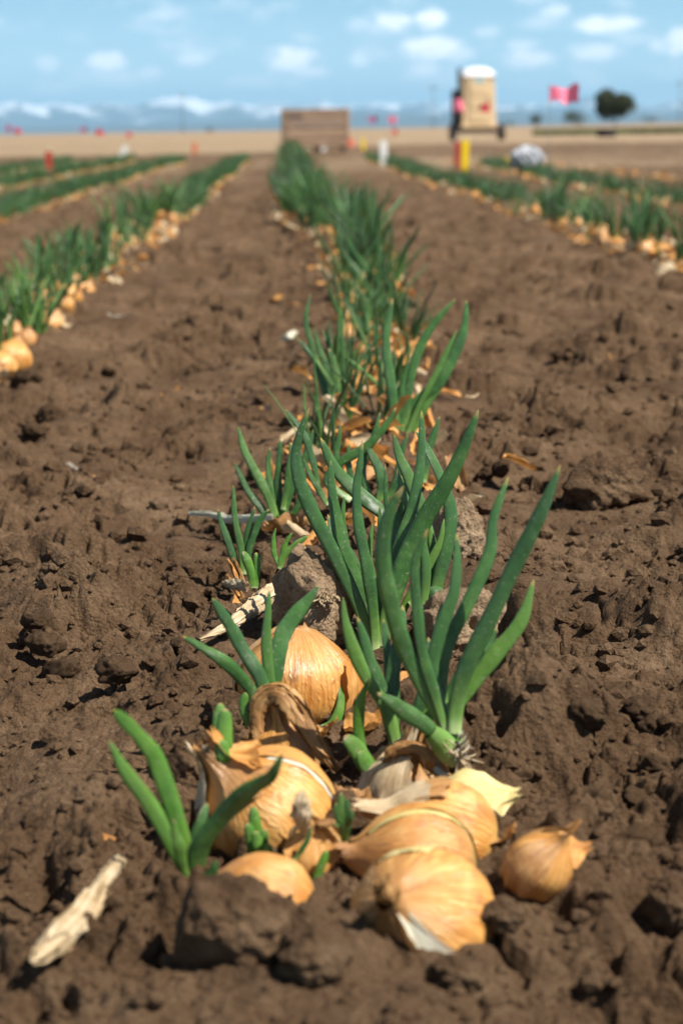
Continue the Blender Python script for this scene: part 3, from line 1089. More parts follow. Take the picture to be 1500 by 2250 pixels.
# front-left plant with the half-buried bulb
r, Z = plant('leftmost front onion, half buried, with a kinked leaf and a dark leaf leaning right', (520, 1985), 'sprouting_onion', 'onion')
A6 = (-.88, .30, .15)
_, c, Zb = bulb(r, 578, 1985, 112, A6, .014, neck=.8, elong=1.1, seed=52)
Zp = Zb - .006
leaf(r, Zp, [(425, 1925, .006), (402, 1840, 0), (378, 1760, -.002), (352, 1694, -.004), (338, 1662, -.006), (326, 1645, -.008), (296, 1610, -.014), (250, 1560, -.024)], 40, .34, .2, 1,
     lambda q: np.interp(q, [0, .1, .5, .7, .9, .97, 1], [.7, .85, 1, 1, .8, .5, .1]), True)
leaf(r, Zp - .006, [(415, 1935, .006), (385, 1870, 0), (330, 1770, -.004), (275, 1690, -.012), (240, 1628, -.016)], 40, .45, .1, 2, None, True)
leaf(r, Zp - .012, [(425, 1940, .008), (440, 1860, 0), (490, 1785, -.006), (545, 1735, -.012), (590, 1712, -.016), (606, 1690, -.020), (620, 1655, -.024)], 56, .32, .7, 3)
leaf(r, Zp + .004, [(425, 1930, 0), (432, 1860, 0), (445, 1800, 0), (456, 1765, .004)], 34, .5, .2, 4)
leaf(r, Zp - .014, [(408, 1930, .006), (395, 1870, 0), (385, 1830, -.002), (382, 1800, -.004)], 30, .5, 0, 5, None, True)
leaf(r, Zp - .006, [(432, 1950, .006), (440, 1900, 0), (450, 1860, -.004), (462, 1848, -.006)], 28, .5, 0, 6)
leaf(r, Zp - .010, [(436, 1955, .006), (452, 1935, 0), (468, 1915, -.002), (474, 1890, -.003)], 30, .5, 0, 7)

# bright stubby sprout between the left bulbs
r, Z = plant('short bright yellow-green sprout between the two left bulbs', (575, 1890), 'onion_sprout', 'sprout', -.01)
for k, (tx, ty, wd, bx) in enumerate([(556, 1772, 24, 566), (544, 1808, 22, 556), (580, 1822, 18, 580), (562, 1826, 22, 566), (594, 1855, 20, 588)]):
    leaf(r, Z - .003 * k, [(bx, 1895, .004), (bx, 1865, 0), ((bx + tx) / 2, (1865 + ty) / 2, 0), (tx, ty, 0)], wd * 1.25, .7, 0, k, SHORT)

# crumpled papery bulb between left and right clusters
r, Z = plant('crumpled brown papery onion with a pale dry stub between the two front clusters', (690, 1945), 'withered_onion', 'onion')
_, c, Zb = bulb(r, 690, 1885, 66, (-.15, .9, .2), .018, mat='rust', neck=.5, seed=62, wob=3.0)
for k, (ph, sp, sc_, mt) in enumerate([((-2.6, -1.0), (.25, .9), 1.12, 'brown'), ((-.9, .7), (.30, .95), 1.2, 'skin'), ((1.0, 2.4), (.2, .85), 1.15, 'brown'), ((-3.4, -2.5), (.3, .96), 1.25, 'straw'), ((2.2, 3.3), (.4, .97), 1.3, 'brown')]):
    peel(r, 690, 1885, 66, (-.15, .9, .2), Zb, ph, sp, sc_, mt, 63 + k, .22, .2, .8, 1, 'papery_skin', 14, 14)
dry_neck(r, Zb - .016, [(676, 1850, .01), (668, 1815, 0), (666, 1785, -.004), (660, 1752, -.006), (668, 1738, -.006)], 40, 'straw', 68, wr=.45, prof=lambda s: np.interp(s, [0, .3, .6, .85, 1], [.4, .5, 1, 1, .4]))
dry_neck(r, Zb - .01, [(690, 1820, 0), (720, 1808, 0), (745, 1815, 0)], 26, 'brown', 69, wr=.5)
leaf(r, Zb - .025, [(690, 1945, 0), (700, 1915, 0), (712, 1885, 0), (716, 1868, 0)], 20, .6, 0, 4, SHORT)
leaf(r, Zb - .022, [(648, 1890, 0), (664, 1865, 0), (676, 1845, 0), (684, 1815, 0)], 14, .6, 0, 5)

# the round golden bulb in focus and the four-leaf shoot before it
r, Z = plant('round upright golden bulb in sharp focus with a thin pale side shoot', (650, 1590), 'onion_bulb', 'onion')
A7 = (.04, .97, .12)
_, c, Zb = bulb(r, 648, 1500, 134, A7, .032, neck=.30, elong=.90, seed=72)
peel(r, 648, 1500, 134, A7, Zb, (-2.7, -1.15), (.12, .86), 1.02, 'rust', 73, .02, .06, .3, .90, 'torn_skin', 20, 16)
peel(r, 648, 1500, 134, A7, Zb, (.85, 1.7), (.22, .62), 1.05, 'skin', 74, .12, .14, .3, .90, 'torn_skin', 16, 10)
leaf(r, Zb - .036, [(705, 1604, .0), (730, 1592, 0), (746, 1560, .002), (748, 1520, .006), (744, 1490, .012)], 26, .6, 0, 3, lambda q: np.interp(q, [0, .3, .7, 1], [.8, 1, .6, .1]))

r, Z = plant('onion with four spreading leaves and a big arching dried brown neck', (600, 1650), 'sprouting_onion', 'onion')
_, c, Zb = bulb(r, 625, 1668, 78, (-.1, .95, .1), .016, mat='rust', neck=1.0, seed=82, wob=2.0)
for k, (ph, sp, sc_, mt) in enumerate([((-2.6, -1.2), (.5, .99), 1.25, 'brown'), ((1.4, 2.6), (.4, .99), 1.2, 'brown'), ((2.6, 3.8), (.4, .98), 1.15, 'skin'), ((-1.2, .2), (.45, .95), 1.2, 'skin')]):
    peel(r, 625, 1668, 78, (-.1, .95, .1), Zb, ph, sp, sc_, mt, 83 + k, .15, .2, 1.0, 1, 'papery_skin', 16, 14)
Zp = Zb - .008
dry_neck(r, Zp, [(588, 1650, 0), (575, 1600, 0), (572, 1555, 0), (592, 1526, -.002), (622, 1530, -.006), (655, 1570, -.010), (690, 1625, -.014), (722, 1670, -.018), (742, 1694, -.018)], 58, 'brown', 88, wr=.42, n=44,
         prof=lambda s: np.interp(s, [0, .2, .4, .6, .85, 1], [1.1, .9, .85, .8, .6, .22]))
dry_neck(r, Zp + .006, [(600, 1640, 0), (618, 1595, 0), (610, 1560, -.004), (625, 1545, -.006), (642, 1580, -.006)], 40, 'straw', 89, wr=.5)
Zp = Zb + .004
leaf(r, Zp, [(590, 1560, 0), (566, 1480, 0), (520, 1400, 0), (485, 1345, -.004), (466, 1314, -.008)], 38, .6, .2, 1)
leaf(r, Zp - .006, [(580, 1560, 0), (545, 1505, 0), (500, 1460, -.006), (445, 1425, -.012), (402, 1398, -.018)], 32, .65, .2, 2)
leaf(r, Zp + .004, [(600, 1560, 0), (592, 1480, 0), (586, 1400, 0), (588, 1340, 0), (592, 1298, 0)], 28, .55, 0, 3)
leaf(r, Zp + .006, [(604, 1560, 0), (604, 1480, 0), (615, 1410, .004), (650, 1350, .010), (700, 1288, .016)], 46, .32, .3, 4)
leaf(r, Zp + .002, [(592, 1560, 0), (582, 1500, 0), (566, 1460, 0), (552, 1428, 0)], 18, .6, 0, 5)
leaf(r, Zp - .010, [(556, 1600, 0), (540, 1570, 0), (536, 1545, 0), (540, 1522, 0)], 24, .6, 0, 6, SHORT)
leaf(r, Zp - .006, [(562, 1590, 0), (558, 1560, 0), (556, 1535, 0), (556, 1515, 0)], 18, .6, 0, 7, SHORT)

# bright bent sprout in the middle
r, Z = plant('single bright green bent leaf with a torn sheath, middle of the front cluster', (815, 1735), 'onion_sprout', 'sprout')
leaf(r, Z, [(826, 1730, .004), (800, 1670, 0), (786, 1610, 0), (790, 1550, -.004), (800, 1520, -.006), (812, 1490, -.008)], 31, .4, .3, 1)
leaf(r, Z - .006, [(832, 1730, .004), (810, 1690, 0), (782, 1645, -.002), (756, 1617, -.004)], 42, .35, .2, 2, SHORT)
leaf(r, Z - .009, [(828, 1732, .004), (815, 1700, 0), (800, 1675, 0), (790, 1650, 0)], 34, .4, .1, 3, SHORT)

# withered bulb top behind the right cluster
r, Z = plant('withered brown onion top with torn folded skin above the right bulbs', (900, 1745), 'withered_onion', 'onion')
_, c, Zb = bulb(r, 895, 1728, 74, (.1, .92, .1), .012, mat='rust', neck=.6, seed=92, wob=3.0)
for k, (ph, sp, sc_, mt) in enumerate([((-2.9, -1.6), (.5, .99), 1.22, 'brown'), ((-1.4, .0), (.4, .97), 1.25, 'straw'), ((.2, 1.5), (.5, .99), 1.2, 'brown'), ((1.7, 3.0), (.35, .96), 1.2, 'skin'), ((2.7, 3.9), (.5, .99), 1.4, 'straw')]):
    peel(r, 895, 1728, 74, (.1, .92, .1), Zb, ph, sp, sc_, mt, 93 + k, .2, .22, 1.2, 1, 'papery_skin', 16, 14)
dry_neck(r, Zb - .012, [(985, 1722, 0), (960, 1705, 0), (938, 1680, 0), (925, 1650, 0)], 34, 'white', 98, wr=.4)
dry_neck(r, Zb - .010, [(850, 1700, 0), (872, 1655, 0), (910, 1645, -.004), (935, 1668, -.006), (940, 1710, 0)], 46, 'brown', 99, wr=.5)

# the tall main plant, right
r, Z = plant('tall fan of dark green leaves rising from a fibrous base, right of the row', (985, 1660), 'onion_plant', 'onion plant')
Zm = Z
leaf(r, Zm, [(985, 1615, 0), (958, 1560, 0), (912, 1470, -.004), (868, 1370, -.012), (845, 1270, -.022), (843, 1190, -.030), (858, 1120, -.036), (886, 1068, -.040)], 47, .5, .25, 1)
leaf(r, Zm - .004, [(982, 1610, 0), (955, 1520, 0), (925, 1420, -.004), (912, 1310, -.008), (912, 1240, -.012), (924, 1200, -.014), (940, 1160, -.016)], 32, .5, .3, 2)
leaf(r, Zm + .002, [(988, 1610, 0), (965, 1540, 0), (952, 1460, 0), (968, 1380, 0), (995, 1300, 0), (1003, 1230, 0), (1003, 1172, 0)], 36, .45, .4, 3)
leaf(r, Zm + .006, [(990, 1610, 0), (968, 1530, 0), (978, 1430, 0), (1030, 1320, .002), (1072, 1220, .004), (1080, 1150, .004), (1096, 1100, .004), (1116, 1048, .004)], 40, .5, .35, 4)
leaf(r, Zm - .006, [(998, 1612, 0), (1002, 1560, 0), (1020, 1480, -.004), (1075, 1360, -.010), (1130, 1240, -.016), (1160, 1180, -.020), (1200, 1095, -.026), (1230, 1022, -.030)], 47, .45, .25, 5)
leaf(r, Zm - .002, [(996, 1612, 0), (1000, 1560, 0), (1030, 1510, 0), (1090, 1440, .0), (1140, 1370, 0), (1172, 1272, 0)], 43, .45, .2, 6)
leaf(r, Zm - .012, [(975, 1630, 0), (935, 1598, -.004), (890, 1565, -.010), (855, 1540, -.016), (828, 1522, -.020)], 42, .6, .1, 7)
leaf(r, Zm + .010, [(985, 1610, 0), (975, 1540, 0), (962, 1450, 0), (962, 1370, 0), (972, 1320, 0)], 22, .5, .2, 8)
leaf(r, Zm + .012, [(992, 1610, 0), (990, 1540, 0), (1020, 1470, .004), (1070, 1420, .010), (1090, 1380, .012)], 34, .45, .2, 9)
v, q, t, u = tube(pxpath([(1005, 1665, .004), (985, 1650, 0), (965, 1625, -.004), (945, 1608, -.008)], Zm - .008), 58 / F * Zm, .7, 14, 14, TOCAM, 0, lambda s: np.interp(s, [0, .3, .7, 1], [.9, 1, .85, .6]))
obj('stem_base', mesh_from('stem_base', v - np.array(r.location), q, {'t': t * .12, 'u': u}, True, M['leaf']), r)
v, q, t, u = tube(pxpath([(1000, 1660, 0), (992, 1635, 0), (990, 1608, 0), (990, 1585, 0)], Zm), 56 / F * Zm, .7, 12, 14, TOCAM, 0, lambda s: np.interp(s, [0, 1], [1, .8]))
obj('stem_base', mesh_from('stem_base', v - np.array(r.location), q, {'t': t * .16, 'u': u}, True, M['leaf']), r)
fibres(r, Zm - .012, 1010, 1668, 62, 26, 11, 'straw', 5, 5.0, -.3)
fibres(r, Zm - .010, 1005, 1640, 40, 14, 12, 'grey', 6, 4.0, .4)

# second plant left of it
r, Z = plant('narrower leaf cluster just left of the tall fan, two blunt leaves in front', (862, 1640), 'onion_plant', 'onion plant')
leaf(r, Z, [(872, 1640, 0), (850, 1560, 0), (806, 1490, -.004), (775, 1420, -.008), (757, 1360, -.010), (753, 1312, -.012)], 34, .5, .2, 1)
leaf(r, Z + .006, [(868, 1640, 0), (850, 1560, 0), (825, 1480, 0), (800, 1410, 0), (784, 1355, -.002)], 38, .5, .2, 2)
leaf(r, Z + .010, [(866, 1640, 0), (862, 1540, 0), (868, 1450, .002), (880, 1380, .006), (884, 1330, .010)], 40, .5, .2, 3)
leaf(r, Z + .004, [(880, 1640, 0), (915, 1580, 0), (935, 1520, .0), (945, 1450, .004), (940, 1400, .006)], 40, .5, .2, 4)
leaf(r, Z + .016, [(866, 1620, 0), (858, 1540, 0), (850, 1440, .002), (842, 1360, .006)], 30, .5, .2, 5)
leaf(r, Z - .004, [(900, 1645, 0), (920, 1600, 0), (950, 1560, 0), (968, 1525, 0)], 34, .5, .2, 6)

# third: crowded cluster behind
r, Z = plant('crowded cluster of long leaves behind the tall fan, some leaning left', (835, 1396), 'onion_plant', 'onion plant')
leaf(r, Z, [(815, 1425, 0), (795, 1350, 0), (745, 1245, -.004), (690, 1140, -.012), (658, 1060, -.018), (650, 1000, -.022), (660, 950, -.026), (680, 895, -.030)], 36, .5, .3, 1)
leaf(r, Z + .004, [(818, 1425, 0), (800, 1330, 0), (760, 1220, 0), (738, 1130, 0), (728, 1070, 0), (726, 1012, 0)], 38, .42, .3, 2)
leaf(r, Z - .004, [(825, 1430, 0), (822, 1360, 0), (806, 1260, -.004), (790, 1160, -.008), (784, 1070, -.010), (790, 1020, -.012), (796, 968, -.014)], 31, .5, .4, 3)
leaf(r, Z - .002, [(840, 1420, 0), (850, 1350, 0), (885, 1240, 0), (930, 1150, -.004), (985, 1060, -.010), (1020, 980, -.016), (1050, 900, -.022)], 47, .38, .2, 4)
leaf(r, Z + .006, [(842, 1410, 0), (850, 1320, 0), (880, 1200, 0), (905, 1110, 0), (922, 1020, 0), (927, 950, 0), (925, 902, 0)], 33, .45, .3, 5)
leaf(r, Z + .024, [(930, 1290, .01), (900, 1200, 0), (860, 1140, 0), (790, 1085, 0), (735, 1030, -.004), (704, 962, -.008)], 40, .5, .2, 6)
leaf(r, Z + .030, [(950, 1300, .01), (945, 1220, 0), (930, 1130, 0), (900, 1050, 0), (876, 1000, 0), (865, 955, 0)], 36, .45, .2, 7)
leaf(r, Z + .026, [(940, 1350, 0), (965, 1270, 0), (985, 1180, 0), (985, 1110, 0), (960, 1030, 0), (930, 970, .004), (912, 948, .006)], 36, .42, .5, 8)
leaf(r, Z + .010, [(825, 1420, 0), (805, 1340, 0), (760, 1260, 0), (735, 1180, .004), (720, 1130, .008)], 34, .45, .2, 9)
leaf(r, Z + .030, [(945, 1330, 0), (950, 1260, 0), (935, 1170, 0), (900, 1100, .004), (876, 1040, .008)], 26, .5, .2, 10)
leaf(r, Z + .034, [(870, 1300, 0), (852, 1210, 0), (850, 1130, 0), (846, 1080, 0), (846, 1020, 0)], 16, .5, .1, 11)
leaf(r, Z + .020, [(900, 1330, 0), (930, 1310, 0), (958, 1300, 0), (985, 1320, .006), (992, 1345, .01)], 28, .5, .1, 12)
leaf(r, Z + .004, [(835, 1430, 0), (840, 1330, 0), (836, 1220, 0), (834, 1110, 0)], 20, .5, .1, 13)
leaf(r, Z + .028, [(950, 1340, 0), (960, 1280, 0), (955, 1220, 0), (943, 1150, 0)], 30, .5, .2, 14)

for k, (pts, wd) in enumerate([([(830, 1430), (812, 1340), (772, 1240), (752, 1160), (756, 1090)], 28), ([(845, 1430), (862, 1330), (905, 1220), (950, 1130), (990, 1080)], 30), ([(850, 1430), (858, 1340), (862, 1240), (872, 1150), (890, 1085)], 26),
                               ([(828, 1430), (815, 1350), (795, 1270), (768, 1200)], 24), ([(930, 1340), (935, 1250), (915, 1160), (885, 1080), (872, 1030)], 26), ([(860, 1420), (890, 1330), (935, 1250), (965, 1190), (975, 1140)], 24), ([(838, 1430), (830, 1330), (812, 1230), (818, 1150)], 22)]):
    leaf(r, Z + .012 + .005 * (k % 3), [(a, b, 0) for a, b in pts], wd, .5, .3, 20 + k)

# plants on the left of the row, middle distance
r, Z = plant('open fan of slim leaves at the left edge of the row, beside a pale stick', (608, 1160), 'onion_plant', 'onion plant')
for k, (pts, wd) in enumerate([([(608, 1150), (588, 1090), (558, 1030), (535, 985), (523, 938)], 25), ([(598, 1150), (570, 1110), (540, 1070), (515, 1018)], 20), ([(612, 1150), (612, 1080), (612, 1030), (616, 965)], 20),
                               ([(610, 1150), (598, 1100), (590, 1050), (588, 1015)], 16), ([(618, 1150), (630, 1100), (650, 1040), (672, 1000), (688, 945)], 26), ([(605, 1150), (596, 1080), (590, 1020), (594, 982)], 18), ([(622, 1120), (630, 1060), (640, 1000), (636, 972)], 18),
                               ([(625, 1150), (655, 1110), (665, 1060), (662, 1010)], 16)]):
    leaf(r, Z + .003 * (k % 3), [(a, b, 0) for a, b in pts], wd, .5, .2, k)
r, Z = plant('small four-leaf plant with a frayed orange base left of the pale clod', (535, 1275), 'onion_plant', 'onion plant')
for k, (pts, wd) in enumerate([([(535, 1262), (528, 1200), (516, 1130), (512, 1066)], 18), ([(530, 1262), (510, 1215), (492, 1165), (478, 1118)], 20), ([(540, 1262), (550, 1200), (566, 1150), (592, 1118)], 20), ([(538, 1262), (540, 1190), (552, 1140), (560, 1112)], 16)]):
    leaf(r, Z, [(a, b, .002 * k) for a, b in pts], wd, .5, .2, k)
for k, (x0, y0, x1, y1) in enumerate([(528, 1300, 500, 1228), (536, 1300, 512, 1225), (524, 1312, 498, 1262), (532, 1318, 522, 1280)]):
    dry_neck(r, Z - .006, [(x0, y0, 0), ((x0 + x1) / 2 + 4, (y0 + y1) / 2, 0), (x1, y1, 0)], 14, 'brown' if k % 2 else 'skin', 100 + k, 'frayed_skin', .4, .4, 12)
r, Z = plant('two stubby pale green shoots left of the pale clod', (556, 1298), 'onion_sprout', 'sprout')
leaf(r, Z, [(556, 1292, 0), (554, 1262, 0), (545, 1238, 0), (534, 1212, 0)], 23, .65, 0, 1, SHORT)
leaf(r, Z, [(560, 1292, 0), (563, 1262, 0), (565, 1240, 0), (562, 1214, 0)], 18, .65, 0, 2, SHORT)
r, Z = plant('little three-leaf sprout against the left side of the pale clod', (616, 1262), 'onion_sprout', 'sprout')
leaf(r, Z, [(616, 1250, 0), (604, 1220, 0), (600, 1190, 0), (606, 1160, 0)], 13, .6, .2, 1)
leaf(r, Z, [(614, 1250, 0), (624, 1220, 0), (645, 1200, 0), (676, 1178, 0)], 20, .55, .2, 2)
leaf(r, Z + .004, [(618, 1250, 0), (622, 1215, 0), (630, 1190, 0), (642, 1170, 0)], 14, .6, .2, 3)

# tall pair behind
r, Z = plant('tall plant with two long curved leaves standing above the row, mid distance', (890, 985), 'onion_plant', 'onion plant')
for k, (pts, wd) in enumerate([([(872, 960), (862, 880), (850, 790), (851, 720), (862, 655)], 26), ([(890, 960), (896, 880), (912, 790), (945, 720), (1000, 657)], 24), ([(884, 965), (905, 900), (950, 850), (990, 790), (1018, 730), (1024, 660)], 34),
                               ([(892, 960), (925, 880), (968, 800), (1003, 725)], 16), ([(880, 965), (880, 900), (888, 830), (905, 790)], 22), ([(900, 960), (930, 900), (965, 850), (975, 800)], 20)]):
    leaf(r, Z + .004 * (k % 3), [(a, b, 0) for a, b in pts], wd, .5, .25, k)
r, Z = plant('plant with a dark blunt leaf at the left edge of the row, mid distance', (735, 925), 'onion_plant', 'onion plant')
for k, (pts, wd) in enumerate([([(735, 920), (715, 850), (690, 790), (655, 745)], 20), ([(738, 920), (740, 860), (735, 810), (722, 765)], 26), ([(730, 915), (705, 840), (685, 760), (672, 700), (682, 645)], 16), ([(736, 915), (722, 830), (700, 760), (690, 720)], 18)]):
    leaf(r, Z + .003 * (k % 2), [(a, b, 0) for a, b in pts], wd, .5, .2, k)
r, Z = plant('plant with crossing dark leaves just behind the crowded cluster', (800, 1120), 'onion_plant', 'onion plant')
for k, (pts, wd) in enumerate([([(770, 1100), (720, 1060), (745, 1020), (800, 985), (850, 930), (870, 895)], 24), ([(820, 1110), (800, 1060), (800, 1010), (820, 960), (835, 905)], 20), ([(700, 1090), (690, 1020), (665, 950), (628, 900)], 18), ([(830, 1110), (840, 1050), (815, 1000), (805, 975)], 28),
                               ([(790, 1110), (760, 1060), (740, 1010), (745, 960), (746, 930)], 17), ([(850, 1110), (870, 1050), (880, 1000), (895, 955)], 20), ([(720, 1110), (690, 1060), (668, 1010)], 16), ([(790, 1110), (770, 1050), (765, 1000), (768, 975)], 18), ([(930, 1060), (940, 1000), (955, 950), (965, 915)], 20)]):
    leaf(r, Z + .006 * (k % 3), [(a, b, 0) for a, b in pts], wd, .5, .25, k)


# ------------------------------------------------------------------ plants further back: prototypes with parts, copied
def proto_plant(seed, rich=1.0):
    r_ = np.random.default_rng(seed)
    parts = []
    Rb = r_.uniform(.030, .042)
    ax = np.array([r_.uniform(-.5, .5), r_.uniform(-.5, .5), 1.0])
    W, q, bc, t, u = bulb_geo(Rb, (0, 0, Rb * .25), ax, (1, 0, 0), r_.uniform(.4, .9), r_.uniform(.9, 1.1), 14, 20, seed)
    parts.append(('bulb', W, q, bc, t, u))
    nk = ax / np.linalg.norm(ax) * Rb * 1.0 + np.array([0, 0, Rb * .25])
    leaves = []
    shoots = r_.integers(1, 4)
    for s in range(shoots):
        sb = nk + np.array([r_.uniform(-.016, .016), r_.uniform(-.016, .016), -.008])
        sa = r_.uniform(0, 6.28)
        for k in range(int(r_.integers(3, 6) * rich)):
            az_ = sa + r_.uniform(-1.8, 1.8)
            lean = r_.uniform(.05, .55)
            L = r_.uniform(.09, .20)
            dr = np.array([math.cos(az_) * math.sin(lean), math.sin(az_) * math.sin(lean), math.cos(lean)])
            cv_ = r_.uniform(-.25, .30)
            out = np.array([math.cos(az_), math.sin(az_), 0])
            pts = [sb + dr * L * f + out * cv_ * L * f * f - np.array([0, 0, .25 * abs(cv_) * L * f * f]) for f in (0, .3, .65, 1)]
            leaves.append(tube(pts, r_.uniform(.007, .0125), .5, 9, 7, (0, -1, .2), r_.uniform(-.5, .8)))
    return parts[0], leaves, Rb


PROTO = []
for k in range(14):
    b, lv, Rb = proto_plant(500 + k)
    bm = mesh_from('bulb', b[1], b[2], {'bc': b[3], 't': b[4], 'u': b[5]}, True, M['bulb'])
    lms = [mesh_from('leaf', x[0], x[1], {'t': x[2], 'u': x[3]}, True, M['leaf']) for x in lv]
    J = join(lv)
    fm = mesh_from('foliage', J[0], J[1], {'t': J[2], 'u': J[3]}, True, M['leaf'])
    sk = []
    for s in range(2):
        V, q, t, u = crumple(.022, .030, 900 + k * 2 + s, 1.3, .3, 8)
        V = V @ rotmat(rng.uniform(-.6, .6), rng.uniform(-.6, .6), rng.uniform(0, 6)).T + np.array([rng.uniform(-.04, .04), rng.uniform(-.04, .04), Rb * .6])
        sk.append(mesh_from('papery_skin', V, q, {'t': t, 'u': u}, True, M[['skin', 'straw', 'brown'][(k + s) % 3]]))
    PROTO.append((bm, lms, fm, sk, b, J))

spots = []                      # (x, y, row name)
rr_ = np.random.default_rng(77)


def fill(rowname, xfun, y0, y1, step, spread, keep=1.0):
    y = y0
    while y < y1:
        kp = keep(y) if callable(keep) else keep
        for sgn in (-1, 1):
            if rr_.uniform() < kp:
                spots.append((float(xfun(y)) + sgn * spread * rr_.uniform(.3, 1.2), y + rr_.uniform(-.03, .03), rowname))
        y += step * rr_.uniform(.8, 1.25)


fill('centre', row_x, 1.95, 34, .088, .045, lambda y: .5 if y < 2.5 else (.85 if y < 4.2 else .80))
clump = lambda k: (lambda y: .62 + .45 * math.sin(y * 2.3 + k) * math.sin(y * .9 + 2 * k))
for i, x0 in enumerate(LEFT_ROWS):
    fill('left%d' % i, lambda y, x0=x0, i=i: x0 + .03 * math.sin(y * .8 + i), 2.2, (26, 25, 27, 27)[i], .085, .060, clump(i))
for i, x0 in enumerate(RIGHT_ROWS):
    fill('right%d' % i, lambda y, x0=x0, i=i: x0 + .03 * math.sin(y * .7 + i * 2), 4.0, (25, 19, 12)[i], .090, .065, clump(i + 5))


def pixel(p):
    d = Vector(p) - CAM
    z = d.dot(CF)
    return 750 + d.dot(CR) / z * F, 1125 - d.dot(CU) / z * F, z


vis = []
for s in spots:
    px_, py_, z = pixel((s[0], s[1], .05))
    if -90 < px_ < 1590:
        vis.append((z, px_, s))
vis.sort(key=lambda a: a[0])
NEAR, FAR = vis[:262], vis[262:]
ROWLABEL = {'centre': ('sprouted onion in the centre row, farther back among bulbs and dry skins', 'onions farther back in the centre row'),
            'left0': ('sprouted onion in the first row left of the centre row', 'onions in the first row on the left'),
            'left1': ('sprouted onion in the second row left of the centre row', 'onions in the second row on the left'),
            'right0': ('sprouted onion in the first row right of the centre row', 'onions in the first row on the right'),
            'left2': ('sprouted onion in the third row left of the centre row', 'onions in the third row on the left'),
            'right1': ('sprouted onion in the second row right of the centre row', 'onions in the second row on the right')}


def scale_for(y):
    return .64 if y < 4.2 else (.85 if y < 5.2 else 1.0)


order = {}
ORD = ['first', 'second', 'third', 'fourth', 'fifth', 'sixth', 'seventh', 'eighth', 'ninth', 'tenth', 'eleventh', 'twelfth', 'thirteenth', 'fourteenth', 'fifteenth', 'sixteenth', 'seventeenth', 'eighteenth', 'nineteenth', 'twentieth']
ROWTEXT = {'centre': 'centre row behind the crowded cluster', 'left0': 'first left row from its near end', 'right0': 'first right row from its near end',
           'left1': 'second left row from its near end', 'right1': 'second right row from its near end', 'left2': 'third left row from its near end'}
ROWMID = {'left0': LEFT_ROWS[0], 'left1': LEFT_ROWS[1], 'left2': LEFT_ROWS[2], 'right0': RIGHT_ROWS[0], 'right1': RIGHT_ROWS[1], 'right2': RIGHT_ROWS[2]}
for z, px_, (x, y, rn) in NEAR:
    k = int(rr_.integers(0, len(PROTO)))
    bm, lms, fm, sk, _, _ = PROTO[k]
    lab, grp = ROWLABEL[rn]
    side = 'left' if x < (float(row_x(y)) if rn == 'centre' else ROWMID[rn]) else 'right'
    if -20 < px_ < 1520:
        order[(rn, side)] = order.get((rn, side), 0) + 1
        if order[(rn, side)] <= 20:
            lab = ORD[order[(rn, side)] - 1] + ' sprouted onion on the ' + side + ' side of the ' + ROWTEXT[rn]
    t_ = thing('onion_plant', lab, 'onion plant', (x, y, gz(x, y) - float(rr_.uniform(.0, .014 if rn == 'centre' else .008))), grp)
    t_.rotation_euler = (0, 0, float(rr_.uniform(0, 6.28)))
    s_ = float((scale_for(y) if rn == 'centre' else .84) * rr_.uniform(.6, 1.25))
    t_.scale = (s_, s_, s_)
    obj('bulb', bm, t_)
    for m_ in sk:
        obj('papery_skin', m_, t_)
    if rn != 'centre' and rr_.uniform() < .14:
        pass                                            # a bulb that has not sprouted
    elif z < 3.4:
        for lm in lms:
            obj('leaf', lm, t_)
    else:
        obj('foliage', fm, t_)

# large pale bulbs bared at the near end of the first left row
for k, (x, y, rp, lab) in enumerate([(28, 790, 44, 'large pale bulb at the left edge, nearest of its row'), (62, 722, 34, 'second pale bulb of the left row, behind the edge bulb'), (112, 686, 32, 'pale bulb at the right shoulder of the left row, in front of the leaning leaves'),
                                     (150, 650, 28, 'smaller pale bulb farther back on the right shoulder of the left row'), (190, 600, 24, 'small pale bulb bared beside the left row leaves')]):
    p = ground_px(x, y + rp * .6)
    t_ = thing('onion_bulb', lab, 'onion', p, 'bared bulbs of the first left row')
    bulb(t_, x, y, rp, (rr_.uniform(-.6, .6), .8, rr_.uniform(-.2, .4)), .02, Z=depth_of(p) + .02, neck=.6, seed=820 + k, rows=18, ring=26)

